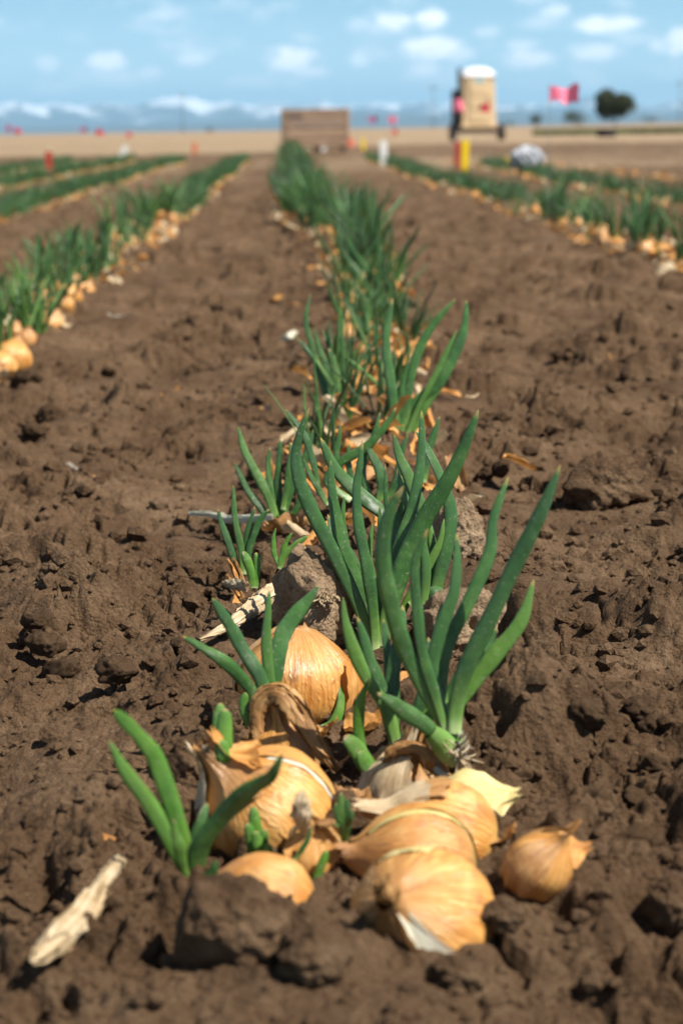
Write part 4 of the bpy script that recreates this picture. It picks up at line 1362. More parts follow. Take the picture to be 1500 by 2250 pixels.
# the rest of the rows, too many and too small to tell apart
def far_rows():
    LV, LQ, LT, LU, BV, BQ, BB, BT, BU = [], [], [], [], [], [], [], [], []
    lo = bo = 0
    lowp = []
    for k in range(10):
        r_ = np.random.default_rng(700 + k)
        lv = []
        for j in range(9):
            az_ = r_.uniform(0, 6.28); lean = r_.uniform(.05, .6); L = r_.uniform(.10, .22)
            dr = np.array([math.cos(az_) * math.sin(lean), math.sin(az_) * math.sin(lean), math.cos(lean)])
            b0 = np.array([r_.uniform(-.03, .03), r_.uniform(-.03, .03), .03])
            lv.append(tube([b0, b0 + dr * L * .5, b0 + dr * L + np.array([dr[0], dr[1], -.1]) * L * .15], r_.uniform(.010, .015), .6, 4, 4, (0, -1, .2), .4))
        J = join(lv)
        B = bulb_geo(.038, (0, 0, .012), (r_.uniform(-.5, .5), r_.uniform(-.5, .5), 1), (1, 0, 0), .6, 1, 7, 9, k)
        lowp.append((J, B))
    for z, px_, (x, y, rn) in FAR:
        J, B = lowp[int(rr_.integers(0, 10))]
        a = rr_.uniform(0, 6.28); s_ = rr_.uniform(.85, 1.25) * (1 if rn == 'centre' else .64)
        Rm = rotmat(0, 0, a) * s_
        o = np.array([x, y, float(ground_h(np.array([x]), np.array([y]), False)[0]) - rr_.uniform(.0, .022)])
        LV.append(J[0] @ Rm.T + o); LQ.append(J[1] + lo); LT.append(J[2]); LU.append(J[3]); lo += len(J[0])
        BV.append(B[0] @ Rm.T + o); BQ.append(B[1] + bo); BB.append(B[2]); BT.append(B[3]); BU.append(B[4]); bo += len(B[0])
    v = np.vstack(LV); bv = np.vstack(BV)
    V = np.vstack([v, bv])
    Q = np.vstack([np.vstack(LQ), np.vstack(BQ) + len(v)])
    me = mesh_from('onion_rows', V, Q, {'t': np.r_[np.concatenate(LT), np.concatenate(BT)], 'u': np.r_[np.concatenate(LU), np.concatenate(BU)],
                                        'bc': np.vstack([np.zeros((len(v), 3)), np.vstack(BB)])}, True, M['leaf'])
    me.materials.append(M['bulb'])
    mi = np.zeros(len(Q), np.int32)
    mi[sum(len(x) for x in LQ):] = 1
    me.polygons.foreach_set('material_index', mi)
    tag(obj('onion_rows', me), 'distant rows of green onion leaves over golden bulbs', 'onion rows', kind='stuff')


far_rows()

# husks blown along the rows: nobody could count them
def husks():
    r_ = np.random.default_rng(21)
    kinds = [crumple(.016, .026, 2100 + k, r_.uniform(.5, 1.6), .35, 6) for k in range(16)]
    V, Q, Tt, Uu, off = [], [], [], [], 0
    rows = [(row_x, 4.6, 34, 1500, .07)] + [((lambda y, x0=x0: x0), 5.0, 26, 800, .08) for x0 in LEFT_ROWS] + [((lambda y, x0=x0: x0), 5.0, 24, 700, .09) for x0 in RIGHT_ROWS]
    for fx, y0, y1, n, sp in rows:
        for i in range(n):
            y = y0 * (y1 / y0) ** r_.uniform()
            x = float(fx(y)) + float(np.clip(r_.normal(), -1.5, 1.5)) * sp
            px_, py_, z = pixel((x, y, 0))
            if not -60 < px_ < 1560:
                continue
            k = kinds[int(r_.integers(0, 16))]
            v = (k[0] * r_.uniform(.5, 1.15)) @ rotmat(r_.uniform(-.9, .9), r_.uniform(-.9, .9), r_.uniform(0, 6.28)).T
            v = v + np.array([x, y, float(ground_h(np.array([x]), np.array([y]), False)[0]) + .012 + r_.uniform(0, .02)])
            V.append(v); Q.append(k[1] + off); Tt.append(k[2]); Uu.append(k[3] + r_.uniform(0, 5)); off += len(v)
    me = mesh_from('onion_husks', np.vstack(V), np.vstack(Q), {'t': np.concatenate(Tt), 'u': np.concatenate(Uu)}, True, M['straw'])
    me.materials.append(M['skin'])
    mi = np.repeat(r_.uniform(size=len(Q)) < .45, 25).astype(np.int32)
    me.polygons.foreach_set('material_index', mi)
    tag(obj('onion_husks', me), 'pale dry husks scattered along the onion rows', 'husks', kind='stuff')


husks()

# ------------------------------------------------------------------ litter: loose skins, sticks
def loose_skin(x, y, wpx, hpx, seed, label, mat='skin', curl=1.3, group=None, lift=.3, tilt=.5, name='loose_onion_skin', yaw=None):
    p = ground_px(x, y)
    Z = depth_of(p)
    V, q, t, u = crumple(wpx / F * Z / 2, hpx / F * Z / 2 * 1.5, seed, curl, .3, 22)
    r_ = np.random.default_rng(seed)
    V = V @ rotmat(r_.uniform(-.4, .4) - tilt * .3, r_.uniform(-tilt, tilt), yaw if yaw is not None else r_.uniform(0, 6.28)).T
    V[:, 2] -= np.percentile(V[:, 2], 12)
    me = mesh_from(name, V, q, {'t': t, 'u': u}, True, M[mat])
    o = obj(name, me, loc=(p.x, p.y, p.z))
    return tag(o, label, 'onion skin', group)


# big curled shell on the right
p = ground_px(1190, 1965)
shell = thing('loose_onion_skin', 'big loose papery onion shell lying on the soil right of the bulbs', 'onion skin', (p.x, p.y, p.z))
Zs = depth_of(p)
peel(shell, 1180, 1908, 72, (.45, .62, .35), Zs - .006, (.1, 3.7), (.06, .95), 1.0, 'skin', 201, .05, .10, .8, 1.15, 'outer_skin', 22, 24)
peel(shell, 1180, 1908, 72, (.45, .62, .35), Zs - .006, (.9, 2.2), (.30, .99), 1.04, 'rust', 202, .06, .16, .9, 1.15, 'outer_skin', 20, 20)
peel(shell, 1196, 1895, 72, (.55, .50, -.2), Zs + .010, (-2.2, .3), (.35, .98), 1.02, 'brown', 203, .12, .2, .9, 1.1, 'inner_skin', 18, 20)
peel(shell, 1228, 1885, 50, (.75, .3, .0), Zs + .002, (.2, 2.0), (.3, .97), 1.1, 'skin', 204, .15, .2, .9, 1.0, 'torn_flap', 14, 16)

loose_skin(1080, 1850, 130, 40, 211, 'flat brown skin strip between the bulbs and the papery shell', 'brown', .8, yaw=.1)
loose_skin(690, 1620, 120, 60, 213, 'pale orange skin sheet under the arching dried neck', 'skin', .9, tilt=.6)
loose_skin(740, 1690, 90, 50, 214, 'crumpled skin below the tip of the dried neck', 'brown', 1.2)
loose_skin(770, 1760, 100, 40, 216, 'brown strip of skin behind the small green tuft', 'brown', 1.0, yaw=.1)
loose_skin(800, 1600, 90, 60, 217, 'orange skin behind the bright bent leaf', 'skin', 1.2)
loose_skin(890, 1500, 70, 90, 218, 'upright orange skin between the two leafy plants', 'skin', 1.2, tilt=1.0)
loose_skin(640, 1170, 90, 80, 219, 'folded brown skin at the foot of the open fan', 'brown', 1.6, tilt=.9)
loose_skin(378, 868, 44, 26, 220, 'orange skin flake alone on the soil left of the row', 'skin', 1.0)
loose_skin(1266, 768, 36, 34, 221, 'orange skin flake alone on bare soil at right', 'skin', 1.0)
loose_skin(1060, 630, 40, 30, 222, 'tan skin flake on the soil right of the far leaves', 'skin', .8)
loose_skin(217, 1845, 30, 46, 223, 'small tan skin flake left of the kinked leaf', 'skin', 1.0, yaw=1.4)
loose_skin(1048, 822, 44, 14, 224, 'straw sliver on smooth soil right of the curved leaves', 'straw', .6, yaw=-.5)
loose_skin(1036, 873, 30, 12, 225, 'short straw flake nearest the curved leaves', 'straw', .6, yaw=0)
loose_skin(1355, 795, 50, 20, 226, 'dark brown skin flake at the right, half sunk', 'brown', .8, yaw=0)
loose_skin(215, 1048, 44, 14, 227, 'narrow brown flake on the left soil', 'brown', .6, yaw=-.2)
loose_skin(265, 697, 50, 16, 228, 'pale grey chip on the left soil', 'grey', .4, yaw=0)
loose_skin(160, 1030, 34, 12, 229, 'grey chip at left, level with the row plants', 'grey', .3, yaw=0)
loose_skin(125, 1055, 34, 14, 230, 'dull tan flake beside the grey chip', 'skin', .4, yaw=0)
loose_skin(430, 2080, 34, 16, 231, 'pale bits of skin under the long dried neck', 'straw', .4, yaw=0)
loose_skin(605, 655, 30, 30, 232, 'tan flake by the far left row', 'skin', .6)
loose_skin(740, 1475, 60, 60, 233, 'orange skin against the right side of the round bulb', 'skin', 1.0, tilt=1.0)
loose_skin(560, 1350, 110, 60, 234, 'orange skin under the straw coloured dried neck', 'skin', 1.0)

# litter between the plants
grp = 'loose skins between the centre row bulbs'
n_s = 0
for k in range(240):
    y = 1.75 + 4.2 * rr_.uniform() ** 1.4
    x = float(row_x(y)) + rr_.normal() * .06
    mat = ['skin', 'skin', 'skin', 'straw', 'brown', 'skin'][k % 6]
    V, q, t, u = crumple(rr_.uniform(.008, .015), rr_.uniform(.013, .026), 1300 + k, rr_.uniform(1.0, 2.4), .35, 9)
    V = V @ rotmat(rr_.uniform(-.9, .9), rr_.uniform(-.9, .9), rr_.uniform(0, 6.28)).T
    V[:, 2] -= np.percentile(V[:, 2], 15)
    me = mesh_from('loose_onion_skin', V, q, {'t': t, 'u': u}, True, M[mat])
    tag(obj('loose_onion_skin', me, loc=(x, y, gz(x, y) + rr_.uniform(.004, .034))), 'small ' + {'skin': 'orange', 'straw': 'straw coloured', 'brown': 'brown'}[mat] + ' dry skin scrap among the centre row onions behind the crowded cluster', 'onion skin', {'skin': 'orange', 'straw': 'pale', 'brown': 'brown'}[mat] + ' ' + grp)


def stick(label, pts, wpx, mat, seed, base, name='dried_onion_neck', cat='dried neck', wr=.3, prof=None, flat=.65, dz=0.0):
    p = ground_px(*base)
    r = thing(name, label, cat, (p.x, p.y, p.z))
    dry_neck(r, depth_of(p) + dz, pts, wpx, mat, seed, 'stalk', flat, wr, 36, prof)
    return r, depth_of(p) + dz


def ground_path(pxs, lift):
    return [(x, y, depth_of(ground_px(x, y)) - lift) for x, y in pxs]


def flat_stick(label, pxs, wpx, mat, seed, lifts, prof, wr=.3, cat='dried neck', name='dried_onion_neck'):
    """a stick that lies along the ground through the given pixels"""
    p0 = ground_px(*pxs[len(pxs) // 2])
    r = thing(name, label, cat, (p0.x, p0.y, p0.z))
    ends = []
    for (x, y), l in ((pxs[0], lifts[0]), (pxs[-1], lifts[-1])):
        ends.append(np.array(on_plane(x, y, ground_px(x, y).z + l)))
    pts = []
    for k, (x, y) in enumerate(pxs):                    # lies across the bumps: from end to end, resting on whatever is higher
        f = k / (len(pxs) - 1)
        z = ends[0][2] * (1 - f) + ends[1][2] * f
        z = max(z, ground_px(x, y).z + .45 * wpx / F * depth_of(p0))
        pts.append(np.array(on_plane(x, y, z)))
    Z = depth_of(p0)
    v, q, t, u = bundle(pts, wpx / F * Z, prof, seed, 9, 40, .6)
    obj('stalk', mesh_from('stalk', v - np.array(r.location), q, {'t': t, 'u': u}, True, M[mat]), r)
    return r


flat_stick('long pale dried onion neck lying on the soil at lower left', [(272, 1884), (238, 1922), (200, 1985), (140, 2050), (70, 2115)], 52, 'straw', 301, [.022, .03, .03, .03, .016],
           lambda s: np.interp(s, [0, .05, .2, .45, .6, .8, .93, 1], [.3, .5, .62, .85, .9, 1, .75, .15]), .28)
flat_stick('straw coloured dried neck with a dark open end left of the round bulb', [(632, 1292), (600, 1300), (560, 1328), (510, 1368), (440, 1405)], 46, 'straw', 303, [.03, .034, .03, .024, .018],
           lambda s: np.interp(s, [0, .1, .4, .8, 1], [.9, 1, .8, .5, .15]), .32)
flat_stick('thin pale stick reaching left from the open fan', [(600, 1136), (540, 1140), (500, 1140), (460, 1130), (416, 1128)], 17, 'white', 305, [.012, .012, .010, .010, .010],
           lambda s: np.interp(s, [0, .3, .5, .55, .6, 1], [.7, .9, .8, 1.2, .7, .6]), .2, 'stick', 'stick')
flat_stick('short pale stick left of the row in the middle distance', [(650, 728), (635, 738), (616, 746)], 14, 'white', 306, [.01, .008, .006], lambda s: np.interp(s, [0, .5, 1], [.7, 1, .7]), .2, 'stick', 'stick')
flat_stick('short pale dried neck below the frayed orange base', [(545, 1286), (520, 1284), (490, 1280)], 24, 'straw', 307, [.012, .01, .006], lambda s: np.interp(s, [0, .5, 1], [.9, 1, .4]), .4)

# white root threads on the pale clod
p = ground_px(715, 1400)
r = thing('root_tuft', 'pale frizzy root threads on the pale clod behind the round bulb', 'roots', (p.x, p.y, p.z))
for k, (x, y) in enumerate([(718, 1312), (708, 1330), (726, 1326), (736, 1310), (700, 1318)]):
    fibres(r, depth_of(p) - .028, x, y, 18, 7, 41 + k, 'straw', 5, 6.2, -1.0)


# crumbs of soil: nobody could count them
def crumbs():
    import bmesh
    bm = bmesh.new()
    bmesh.ops.create_icosphere(bm, subdivisions=1, radius=1.0)
    b0 = np.array([v.co[:] for v in bm.verts])
    f0 = np.array([[v.index for v in f.verts] for f in bm.faces])
    bm.free()
    kinds = []
    for k in range(12):
        d = .45 * fbm3(b0, 1.1, 2, 50 + k) + .2 * fbm3(b0, 3.0, 2, 80 + k)
        kinds.append(b0 * (1 + d)[:, None])
    r_ = np.random.default_rng(9)
    N = 9500
    y = .72 * np.exp(r_.uniform(0, 1.75, N))
    x = y * .24 * r_.uniform(-1, 1, N) + .03
    dens = fbm2(x / .09, y / .09, 2, 63)
    keep = dens > r_.uniform(-.7, .6, N)
    x, y = x[keep], y[keep]
    h = ground_h(x, y)
    s = (.0010 + .0058 * r_.uniform(0, 1, len(x)) ** 5 + .0011 * r_.uniform(0, 1, len(x))) * np.clip(y, .9, 1.8)
    V, Q = [], []
    for i in range(len(x)):
        v = kinds[i % 12] @ rotmat(*r_.uniform(0, 6.28, 3)).T * (s[i] * np.array([1.1, 1, .85]))
        V.append(v + np.array([x[i], y[i], h[i] + s[i] * .25]))
        Q.append(f0 + i * len(b0))
    me = mesh_from('soil_crumbs', np.vstack(V), np.vstack(Q), None, False, M['soil'])
    tag(obj('soil_crumbs', me), 'loose crumbs of brown soil', 'soil crumbs', kind='stuff')


crumbs()

# ------------------------------------------------------------------ things on the field
def box(v0, v1):
    x0, y0, z0 = v0
    x1, y1, z1 = v1
    V = np.array([(x0, y0, z0), (x1, y0, z0), (x1, y1, z0), (x0, y1, z0), (x0, y0, z1), (x1, y0, z1), (x1, y1, z1), (x0, y1, z1)], float)
    Q = np.array([(0, 3, 2, 1), (4, 5, 6, 7), (0, 1, 5, 4), (1, 2, 6, 5), (2, 3, 7, 6), (3, 0, 4, 7)])
    return V, Q


def bevel_box(name, v0, v1, mat, parent, bev=.01, seg=2):
    import bmesh
    V, Q = box(v0, v1)
    me = bpy.data.meshes.new(name)
    me.from_pydata([tuple(v) for v in V], [], [tuple(int(i) for i in f) for f in Q])
    bm = bmesh.new()
    bm.from_mesh(me)
    bmesh.ops.bevel(bm, geom=bm.edges[:], offset=bev, segments=seg, affect='EDGES', profile=.5)
    bm.to_mesh(me)
    bm.free()
    me.materials.append(mat)
    return obj(name, me, parent)


def far_px(x, y, Z):
    """foot of a far thing: pixel column x at depth Z, on the ground"""
    p = at_depth(x, y, Z)
    return Vector((p.x, p.y, gz(p.x, p.y)))


mw = wood_material('bin_wood', (.36, .235, .15))
mwd = wood_material('bin_wood_dark', (.20, .13, .085))
p = far_px(695, 330, 34.0)
crate = thing('wooden_bin', 'large slatted wooden harvest bin standing at the far end of the centre row', 'wooden bin', p)
CW, CDp, CH = .60, .58, .80
crate.rotation_euler = (0, 0, R(-3))
for k in range(7):
    z0 = .12 + k * .097
    for (a, b) in (((-CW, -CDp - .02, z0), (CW, -CDp, z0 + .086)), ((-CW, CDp, z0), (CW, CDp + .02, z0 + .086))):
        bevel_box('slat', a, b, mw, crate, .004, 1)
    for (a, b) in (((-CW - .02, -CDp + .003, z0), (-CW, CDp - .003, z0 + .086)), ((CW, -CDp + .003, z0), (CW + .02, CDp - .003, z0 + .086))):
        bevel_box('slat', a, b, mw, crate, .004, 1)
for sx in (-1, 1):
    for sy in (-1, 1):
        bevel_box('corner_post', (sx * (CW - .045) - .04, sy * (CDp - .045) - .04, .10), (sx * (CW - .045) + .04, sy * (CDp - .045) + .04, CH - .005), mwd, crate, .005, 1)
bevel_box('floor_boards', (-CW + .01, -CDp + .01, .10), (CW - .01, CDp - .01, .118), mwd, crate, .003, 1)
for xk in (-.5, 0, .5):
    bevel_box('skid', (xk - .05, -CDp, 0.0), (xk + .05, CDp, .098), mwd, crate, .005, 1)
bevel_box('stencil_mark', (-.50, -CDp - .0235, .62), (-.22, -CDp - .0205, .68), plain('stencil_ink', (.10, .08, .07)), crate, .0005, 1)


def lathe(name, prof, mat, parent, axis='Z', seg=28, loc=(0, 0, 0)):
    a = np.arange(seg) / seg * 2 * np.pi
    V = np.vstack([np.stack([np.cos(a) * r0, np.sin(a) * r0, np.full(seg, z0)], 1) for r0, z0 in prof])
    if axis == 'X':
        V = V[:, [2, 0, 1]]
    n = len(prof)
    i, j = np.meshgrid(np.arange(n - 1), np.arange(seg), indexing='ij')
    q = np.stack([i * seg + j, i * seg + (j + 1) % seg, (i + 1) * seg + (j + 1) % seg, (i + 1) * seg + j], -1).reshape(-1, 4)
    return obj(name, mesh_from(name, V + np.array(loc), q, None, True, mat), parent)


def wheel(parent, loc, r0=.26, w_=.16):
    wh = lathe('wheel', [(.0, -w_ * .3), (r0 * .5, -w_ * .35), (r0 * .62, -w_ * .42), (r0 * .62, w_ * .42), (r0 * .5, w_ * .35), (0, w_ * .3)], MT['rim'], parent, 'X', loc=loc)
    ty = lathe('tyre', [(r0 * .62, -w_ * .42), (r0 * .75, -w_ * .5), (r0 * .94, -w_ * .5), (r0, -w_ * .34), (r0, w_ * .34), (r0 * .94, w_ * .5), (r0 * .75, w_ * .5), (r0 * .62, w_ * .42)], MT['tyre'], wh, 'X', loc=loc)
    return wh


MT = {'tan': plain('toilet_plastic', (.66, .48, .275), .55, .4, .05, 3), 'tan2': plain('toilet_door', (.70, .52, .30), .55, .4, .05, 3), 'roof': plain('roof_plastic', (.66, .67, .69), .5, .4, .03, 3),
      'dark': plain('trailer_steel', (.045, .035, .032), .6, .4), 'tyre': plain('tyre_rubber', (.025, .022, .022), .85, .2), 'rim': plain('rim_steel', (.16, .05, .05), .5, .4),
      'black': plain('black_tank', (.018, .018, .022), .5, .4), 'sign': plain('blue_sign', (.30, .48, .52), .5, .4), 'grey': plain('vent_grey', (.06, .07, .08), .6, .3)}
ZT = 58.0
p = far_px(1046, 312, ZT)
toilet = thing('portable_toilet', 'tan portable toilet with white domed roof riding on a small trailer', 'portable toilet', p)
toilet.rotation_euler = (0, 0, R(4))
toilet.scale = (.9, .9, .9)
dk = .50


def taper_box(name, w0, w1, d0, d1, z0, z1, mat, parent, bev=.05, off=(0, 0)):
    import bmesh
    me = bpy.data.meshes.new(name)
    ox, oy = off
    V = [(-w0 + ox, -d0 + oy, z0), (w0 + ox, -d0 + oy, z0), (w0 + ox, d0 + oy, z0), (-w0 + ox, d0 + oy, z0), (-w1 + ox, -d1 + oy, z1), (w1 + ox, -d1 + oy, z1), (w1 + ox, d1 + oy, z1), (-w1 + ox, d1 + oy, z1)]
    me.from_pydata(V, [], [(0, 3, 2, 1), (4, 5, 6, 7), (0, 1, 5, 4), (1, 2, 6, 5), (2, 3, 7, 6), (3, 0, 4, 7)])
    bm = bmesh.new()
    bm.from_mesh(me)
    bmesh.ops.bevel(bm, geom=bm.edges[:], offset=bev, segments=3, affect='EDGES', profile=.5)
    bm.to_mesh(me)
    bm.free()
    me.materials.append(mat)
    return obj(name, me, parent)


taper_box('body', .60, .54, .58, .54, dk, dk + 1.72, MT['tan'], toilet, .04)
taper_box('base_skid', .64, .63, .62, .62, dk - .06, dk + .06, MT['tan'], toilet, .02)
door = taper_box('door', .40, .36, .015, .015, dk + .10, dk + 1.66, MT['tan2'], toilet, .008, (0, -.585))
for zz in (.3, .75, 1.2):
    taper_box('door_panel', .30, .29, .012, .012, dk + zz - .16, dk + zz + .16, MT['tan'], door, .006, (0, -.607))
taper_box('door_sign', .20, .20, .006, .006, dk + 1.48, dk + 1.63, MT['sign'], door, .003, (0, -.602))
taper_box('handle', .02, .02, .02, .02, dk + .85, dk + 1.0, MT['dark'], door, .004, (.32, -.62))
# domed roof
a = np.linspace(-1, 1, 17)
AX, AY = np.meshgrid(a, a)
sx_ = .60
dome = (1 - np.abs(AX) ** 3.0) * (1 - np.abs(AY) ** 3.0)
Vr = np.stack([AX.ravel() * sx_, AY.ravel() * sx_, dk + 1.72 + .31 * np.clip(dome, 0, 1).ravel() ** .6], 1)
i, j = np.meshgrid(np.arange(16), np.arange(16), indexing='ij')
qr = np.stack([i * 17 + j, i * 17 + j + 1, (i + 1) * 17 + j + 1, (i + 1) * 17 + j], -1).reshape(-1, 4)
obj('roof', mesh_from('roof', Vr, qr, None, True, MT['roof']), toilet)
taper_box('roof_rim', .605, .60, .60, .60, dk + 1.70, dk + 1.745, MT['roof'], toilet, .015)
lathe('vent_pipe', [(0, dk), (.05, dk), (.05, dk + 1.95), (.07, dk + 1.96), (.07, dk + 2.0), (0, dk + 2.0)], MT['grey'], toilet, loc=(-.67, -.3, 0))
taper_box('water_tank', .15, .14, .26, .25, dk - .02, dk + 1.25, MT['black'], toilet, .04, (-.74, -.15))
for yy in (-.5, .5):
    bevel_box('trailer_beam', (-.86, yy - .05, dk - .20), (.86, yy + .05, dk - .062), MT['dark'], toilet, .01, 1)
bevel_box('axle', (-.80, -.14, .27), (.80, -.06, .33), MT['dark'], toilet, .01, 1)
bevel_box('tow_bar', (-.05, .55, dk - .15), (.05, 1.7, dk - .07), MT['dark'], toilet, .01, 1)
wheel(toilet, (-.86, -.1, .30), .30, .2)
wheel(toilet, (.86, -.1, .30), .30, .2)

# marker flags and stakes
FLAG = {'pink': plain('pink_film', (.98, .20, .29), .45, .4, .06, 30, **{'Transmission Weight': 0.0}), 'red': plain('red_film', (.62, .02, .05), .45, .4, .08, 30), 'orange': plain('orange_film', (.85, .16, .09), .45, .4, .06, 30),
        'dull': plain('faded_pink_film', (.50, .10, .24), .5, .4, .08, 30)}
MWIRE = plain('wire_steel', (.30, .29, .28), .4, .5, .1, 20, .8)


def flag(x, y, Z, wpx, hpx, mat, label, seed, side=1):
    """wire marker flag; (x, y) is the middle of its film in the photograph"""
    c = at_depth(x, y, Z)
    wm, hm = wpx / F * Z, hpx / F * Z
    foot = Vector((c.x - side * wm / 2, c.y, gz(c.x - side * wm / 2, c.y)))
    t = thing('marker_flag', label, 'marker flag', foot)
    r_ = np.random.default_rng(seed)
    a, b = np.meshgrid(np.linspace(0, 1, 14), np.linspace(-.5, .5, 7))
    a, b = a.ravel(), b.ravel()
    ph = r_.uniform(0, 6)
    X = side * wm * a
    Y = wm * .14 * a * np.sin(a * 7 + ph + b)
    Zz = (c.z - foot.z) + hm * b * (.95 + .18 * np.sin(a * 5 + ph)) + hm * .14 * np.sin(a * 9 + ph * 2) * (.3 + a) - hm * .10 * a
    i, j = np.meshgrid(np.arange(6), np.arange(13), indexing='ij')
    q = np.stack([i * 14 + j, i * 14 + j + 1, (i + 1) * 14 + j + 1, (i + 1) * 14 + j], -1).reshape(-1, 4)
    obj('film', mesh_from('film', np.stack([X, Y, Zz], 1), q, None, True, FLAG[mat]), t)
    top = c.z - foot.z + hm * .55
    v, q, tt, uu = tube([(0, 0, -.05), (.002, .003, top * .5), (0, 0, top)], .0022, 1, 6, 6, (0, -1, 0), 0, lambda s: np.ones_like(s))
    obj('wire', mesh_from('wire', v, q, None, True, MWIRE), t)
    return t


flag(1238, 206, 6.4, 64, 36, 'pink', 'large rippling pink marker flag nearest the camera, right sky', 1)
flag(1009, 229, 15, 20, 26, 'pink', 'pink marker flag overlapping the left edge of the portable toilet', 2)
flag(1064, 236, 13, 22, 18, 'red', 'deep red marker flag in front of the toilet door', 3, -1)
flag(862, 263, 19, 16, 15, 'pink', 'pink marker flag right of the wooden bin, above the orange one', 4)
flag(867, 289, 20, 13, 12, 'orange', 'orange marker flag just below the pink one right of the bin', 5)
flag(818, 262, 26, 18, 13, 'dull', 'faded pink marker flag close to the right side of the bin', 6)
flag(184, 284, 22, 14, 11, 'dull', 'faded pink marker flag left of the red one on the left horizon', 7)
flag(219, 290, 20, 16, 13, 'red', 'red marker flag on the left horizon', 8)
flag(284, 295, 22, 13, 11, 'orange', 'pale orange flag low against the stubble at left', 9)
flag(20, 281, 22, 13, 12, 'dull', 'leftmost faded marker flag at the edge of the picture', 10)
flag(40, 287, 20, 14, 12, 'red', 'red marker flag second from the left edge', 11)
flag(771, 312, 27, 12, 18, 'orange', 'orange marker flag at the bin lower right corner', 12)

SM = {'red': plain('stake_red', (.42, .05, .03), .7, .3), 'yellow': plain('stake_yellow', (.86, .58, .0), .6, .3, .04), 'white': plain('stake_white', (.78, .77, .73), .6, .3, .06), 'orange': plain('stake_orange', (.62, .15, .06), .7, .3), 'cap': plain('stake_cap', (.5, .44, .3), .8, .2)}


def stake(x, ytop, yfoot, wpx, mat, label, lean=0.0, Z=None):
    p = ground_px(x, yfoot) if Z is None else far_px(x, yfoot, Z)
    Z = depth_of(p)
    hm = (yfoot - ytop) / F * Z
    wm = wpx / F * Z / 2
    t = thing('marker_stake', label, 'marker stake', p)
    t.rotation_euler = (R(2), lean, R(8))
    taper_box('shaft', wm * .92, wm, wm * .35, wm * .35, -.06, hm * .93, SM[mat], t, .002)
    taper_box('top_end', wm * .99, wm * .9, wm * .36, wm * .32, hm * .931, hm, SM['cap'], t, .002)
    return t


stake(1004, 306, 378, 13, 'red', 'red marker stake left of the yellow one before the toilet', 0.0)
stake(1020, 303, 378, 16, 'yellow', 'bright yellow marker stake before the portable toilet', .02)
stake(108, 328, 396, 15, 'red', 'red marker stake standing in the far left onion row', .04)
stake(843, 308, 366, 16, 'white', 'white marker stake at the head of the right onion row', -.03)
stake(711, 306, 332, 10, 'white', 'small white stake in front of the wooden bin', 0)
stake(266, 318, 348, 13, 'white', 'leaning white marker stake in the left rows', .45)
stake(428, 312, 338, 10, 'orange', 'orange red stake at the far end of the left rows', 0)
stake(798, 302, 330, 8, 'yellow', 'tiny yellow stake right of the wooden bin', 0)
stake(1112, 342, 378, 13, 'yellow', 'yellow stake left of the crumpled shiny bag', .1)

# crumpled shiny bag
def bag():
    import bmesh
    p = ground_px(1160, 388)
    Z = depth_of(p)
    bm = bmesh.new()
    bmesh.ops.create_icosphere(bm, subdivisions=4, radius=1)
    me = bpy.data.meshes.new('plastic_bag')
    bm.to_mesh(me)
    bm.free()
    v = np.empty(len(me.vertices) * 3, np.float32)
    me.vertices.foreach_get('co', v)
    v = v.reshape(-1, 3).astype(float)
    d = .45 * np.abs(fbm3(v, 1.6, 2, 5)) + .35 * np.abs(fbm3(v, 4.2, 2, 9)) - .25
    hw, hh = 42 / F * Z, 30 / F * Z
    v = v * (1 + d)[:, None] * np.array([hw, hw * .7, hh])
    me.vertices.foreach_set('co', v.astype(np.float32).ravel())
    me.update()
    m, nt = material('crinkled_film')
    tc = nt.n('ShaderNodeTexCoord').outputs['Object']
    finish(nt, principled(nt, nt.ramp(nt.noise(tc, 22, 4), [(.35, (.25, .27, .3)), (.6, (.7, .72, .75))]), .35, .6, nt.bump(nt.voronoi(tc, 26), 1.0, .05), Metallic=.3))
    me.materials.append(m)
    o = obj('plastic_bag', me, loc=(p.x, p.y + hw * .5, p.z + hh * .8 + .05))
    tag(o, 'crumpled shiny silver plastic bag lying on the right onion row', 'plastic bag')


bag()
# dark tyre on the field
p = far_px(1331, 302, 66)
t = thing('old_tyre', 'dark tyre lying on the stubble below the round tree', 'tyre', p)
prof = [(.20, .02), (.30, .0), (.36, .04), (.37, .14), (.36, .25), (.30, .30), (.20, .27), (.18, .15), (.20, .02)]
lathe('tread', prof, MT['tyre'], t)


# ------------------------------------------------------------------ trees and poles on the horizon
def foliage_material(name, a, b):
    m, nt = material(name)
    tc = nt.n('ShaderNodeTexCoord').outputs['Object']
    col = nt.mix(nt.maprange(nt.noise(tc, .9, 4), .35, .65), a, b)
    finish(nt, principled(nt, col, .7, .25))
    return m


FOL = foliage_material('tree_leaves', (.030, .048, .022), (.075, .085, .040))
BARK = plain('bark', (.09, .07, .05), .9, .2)


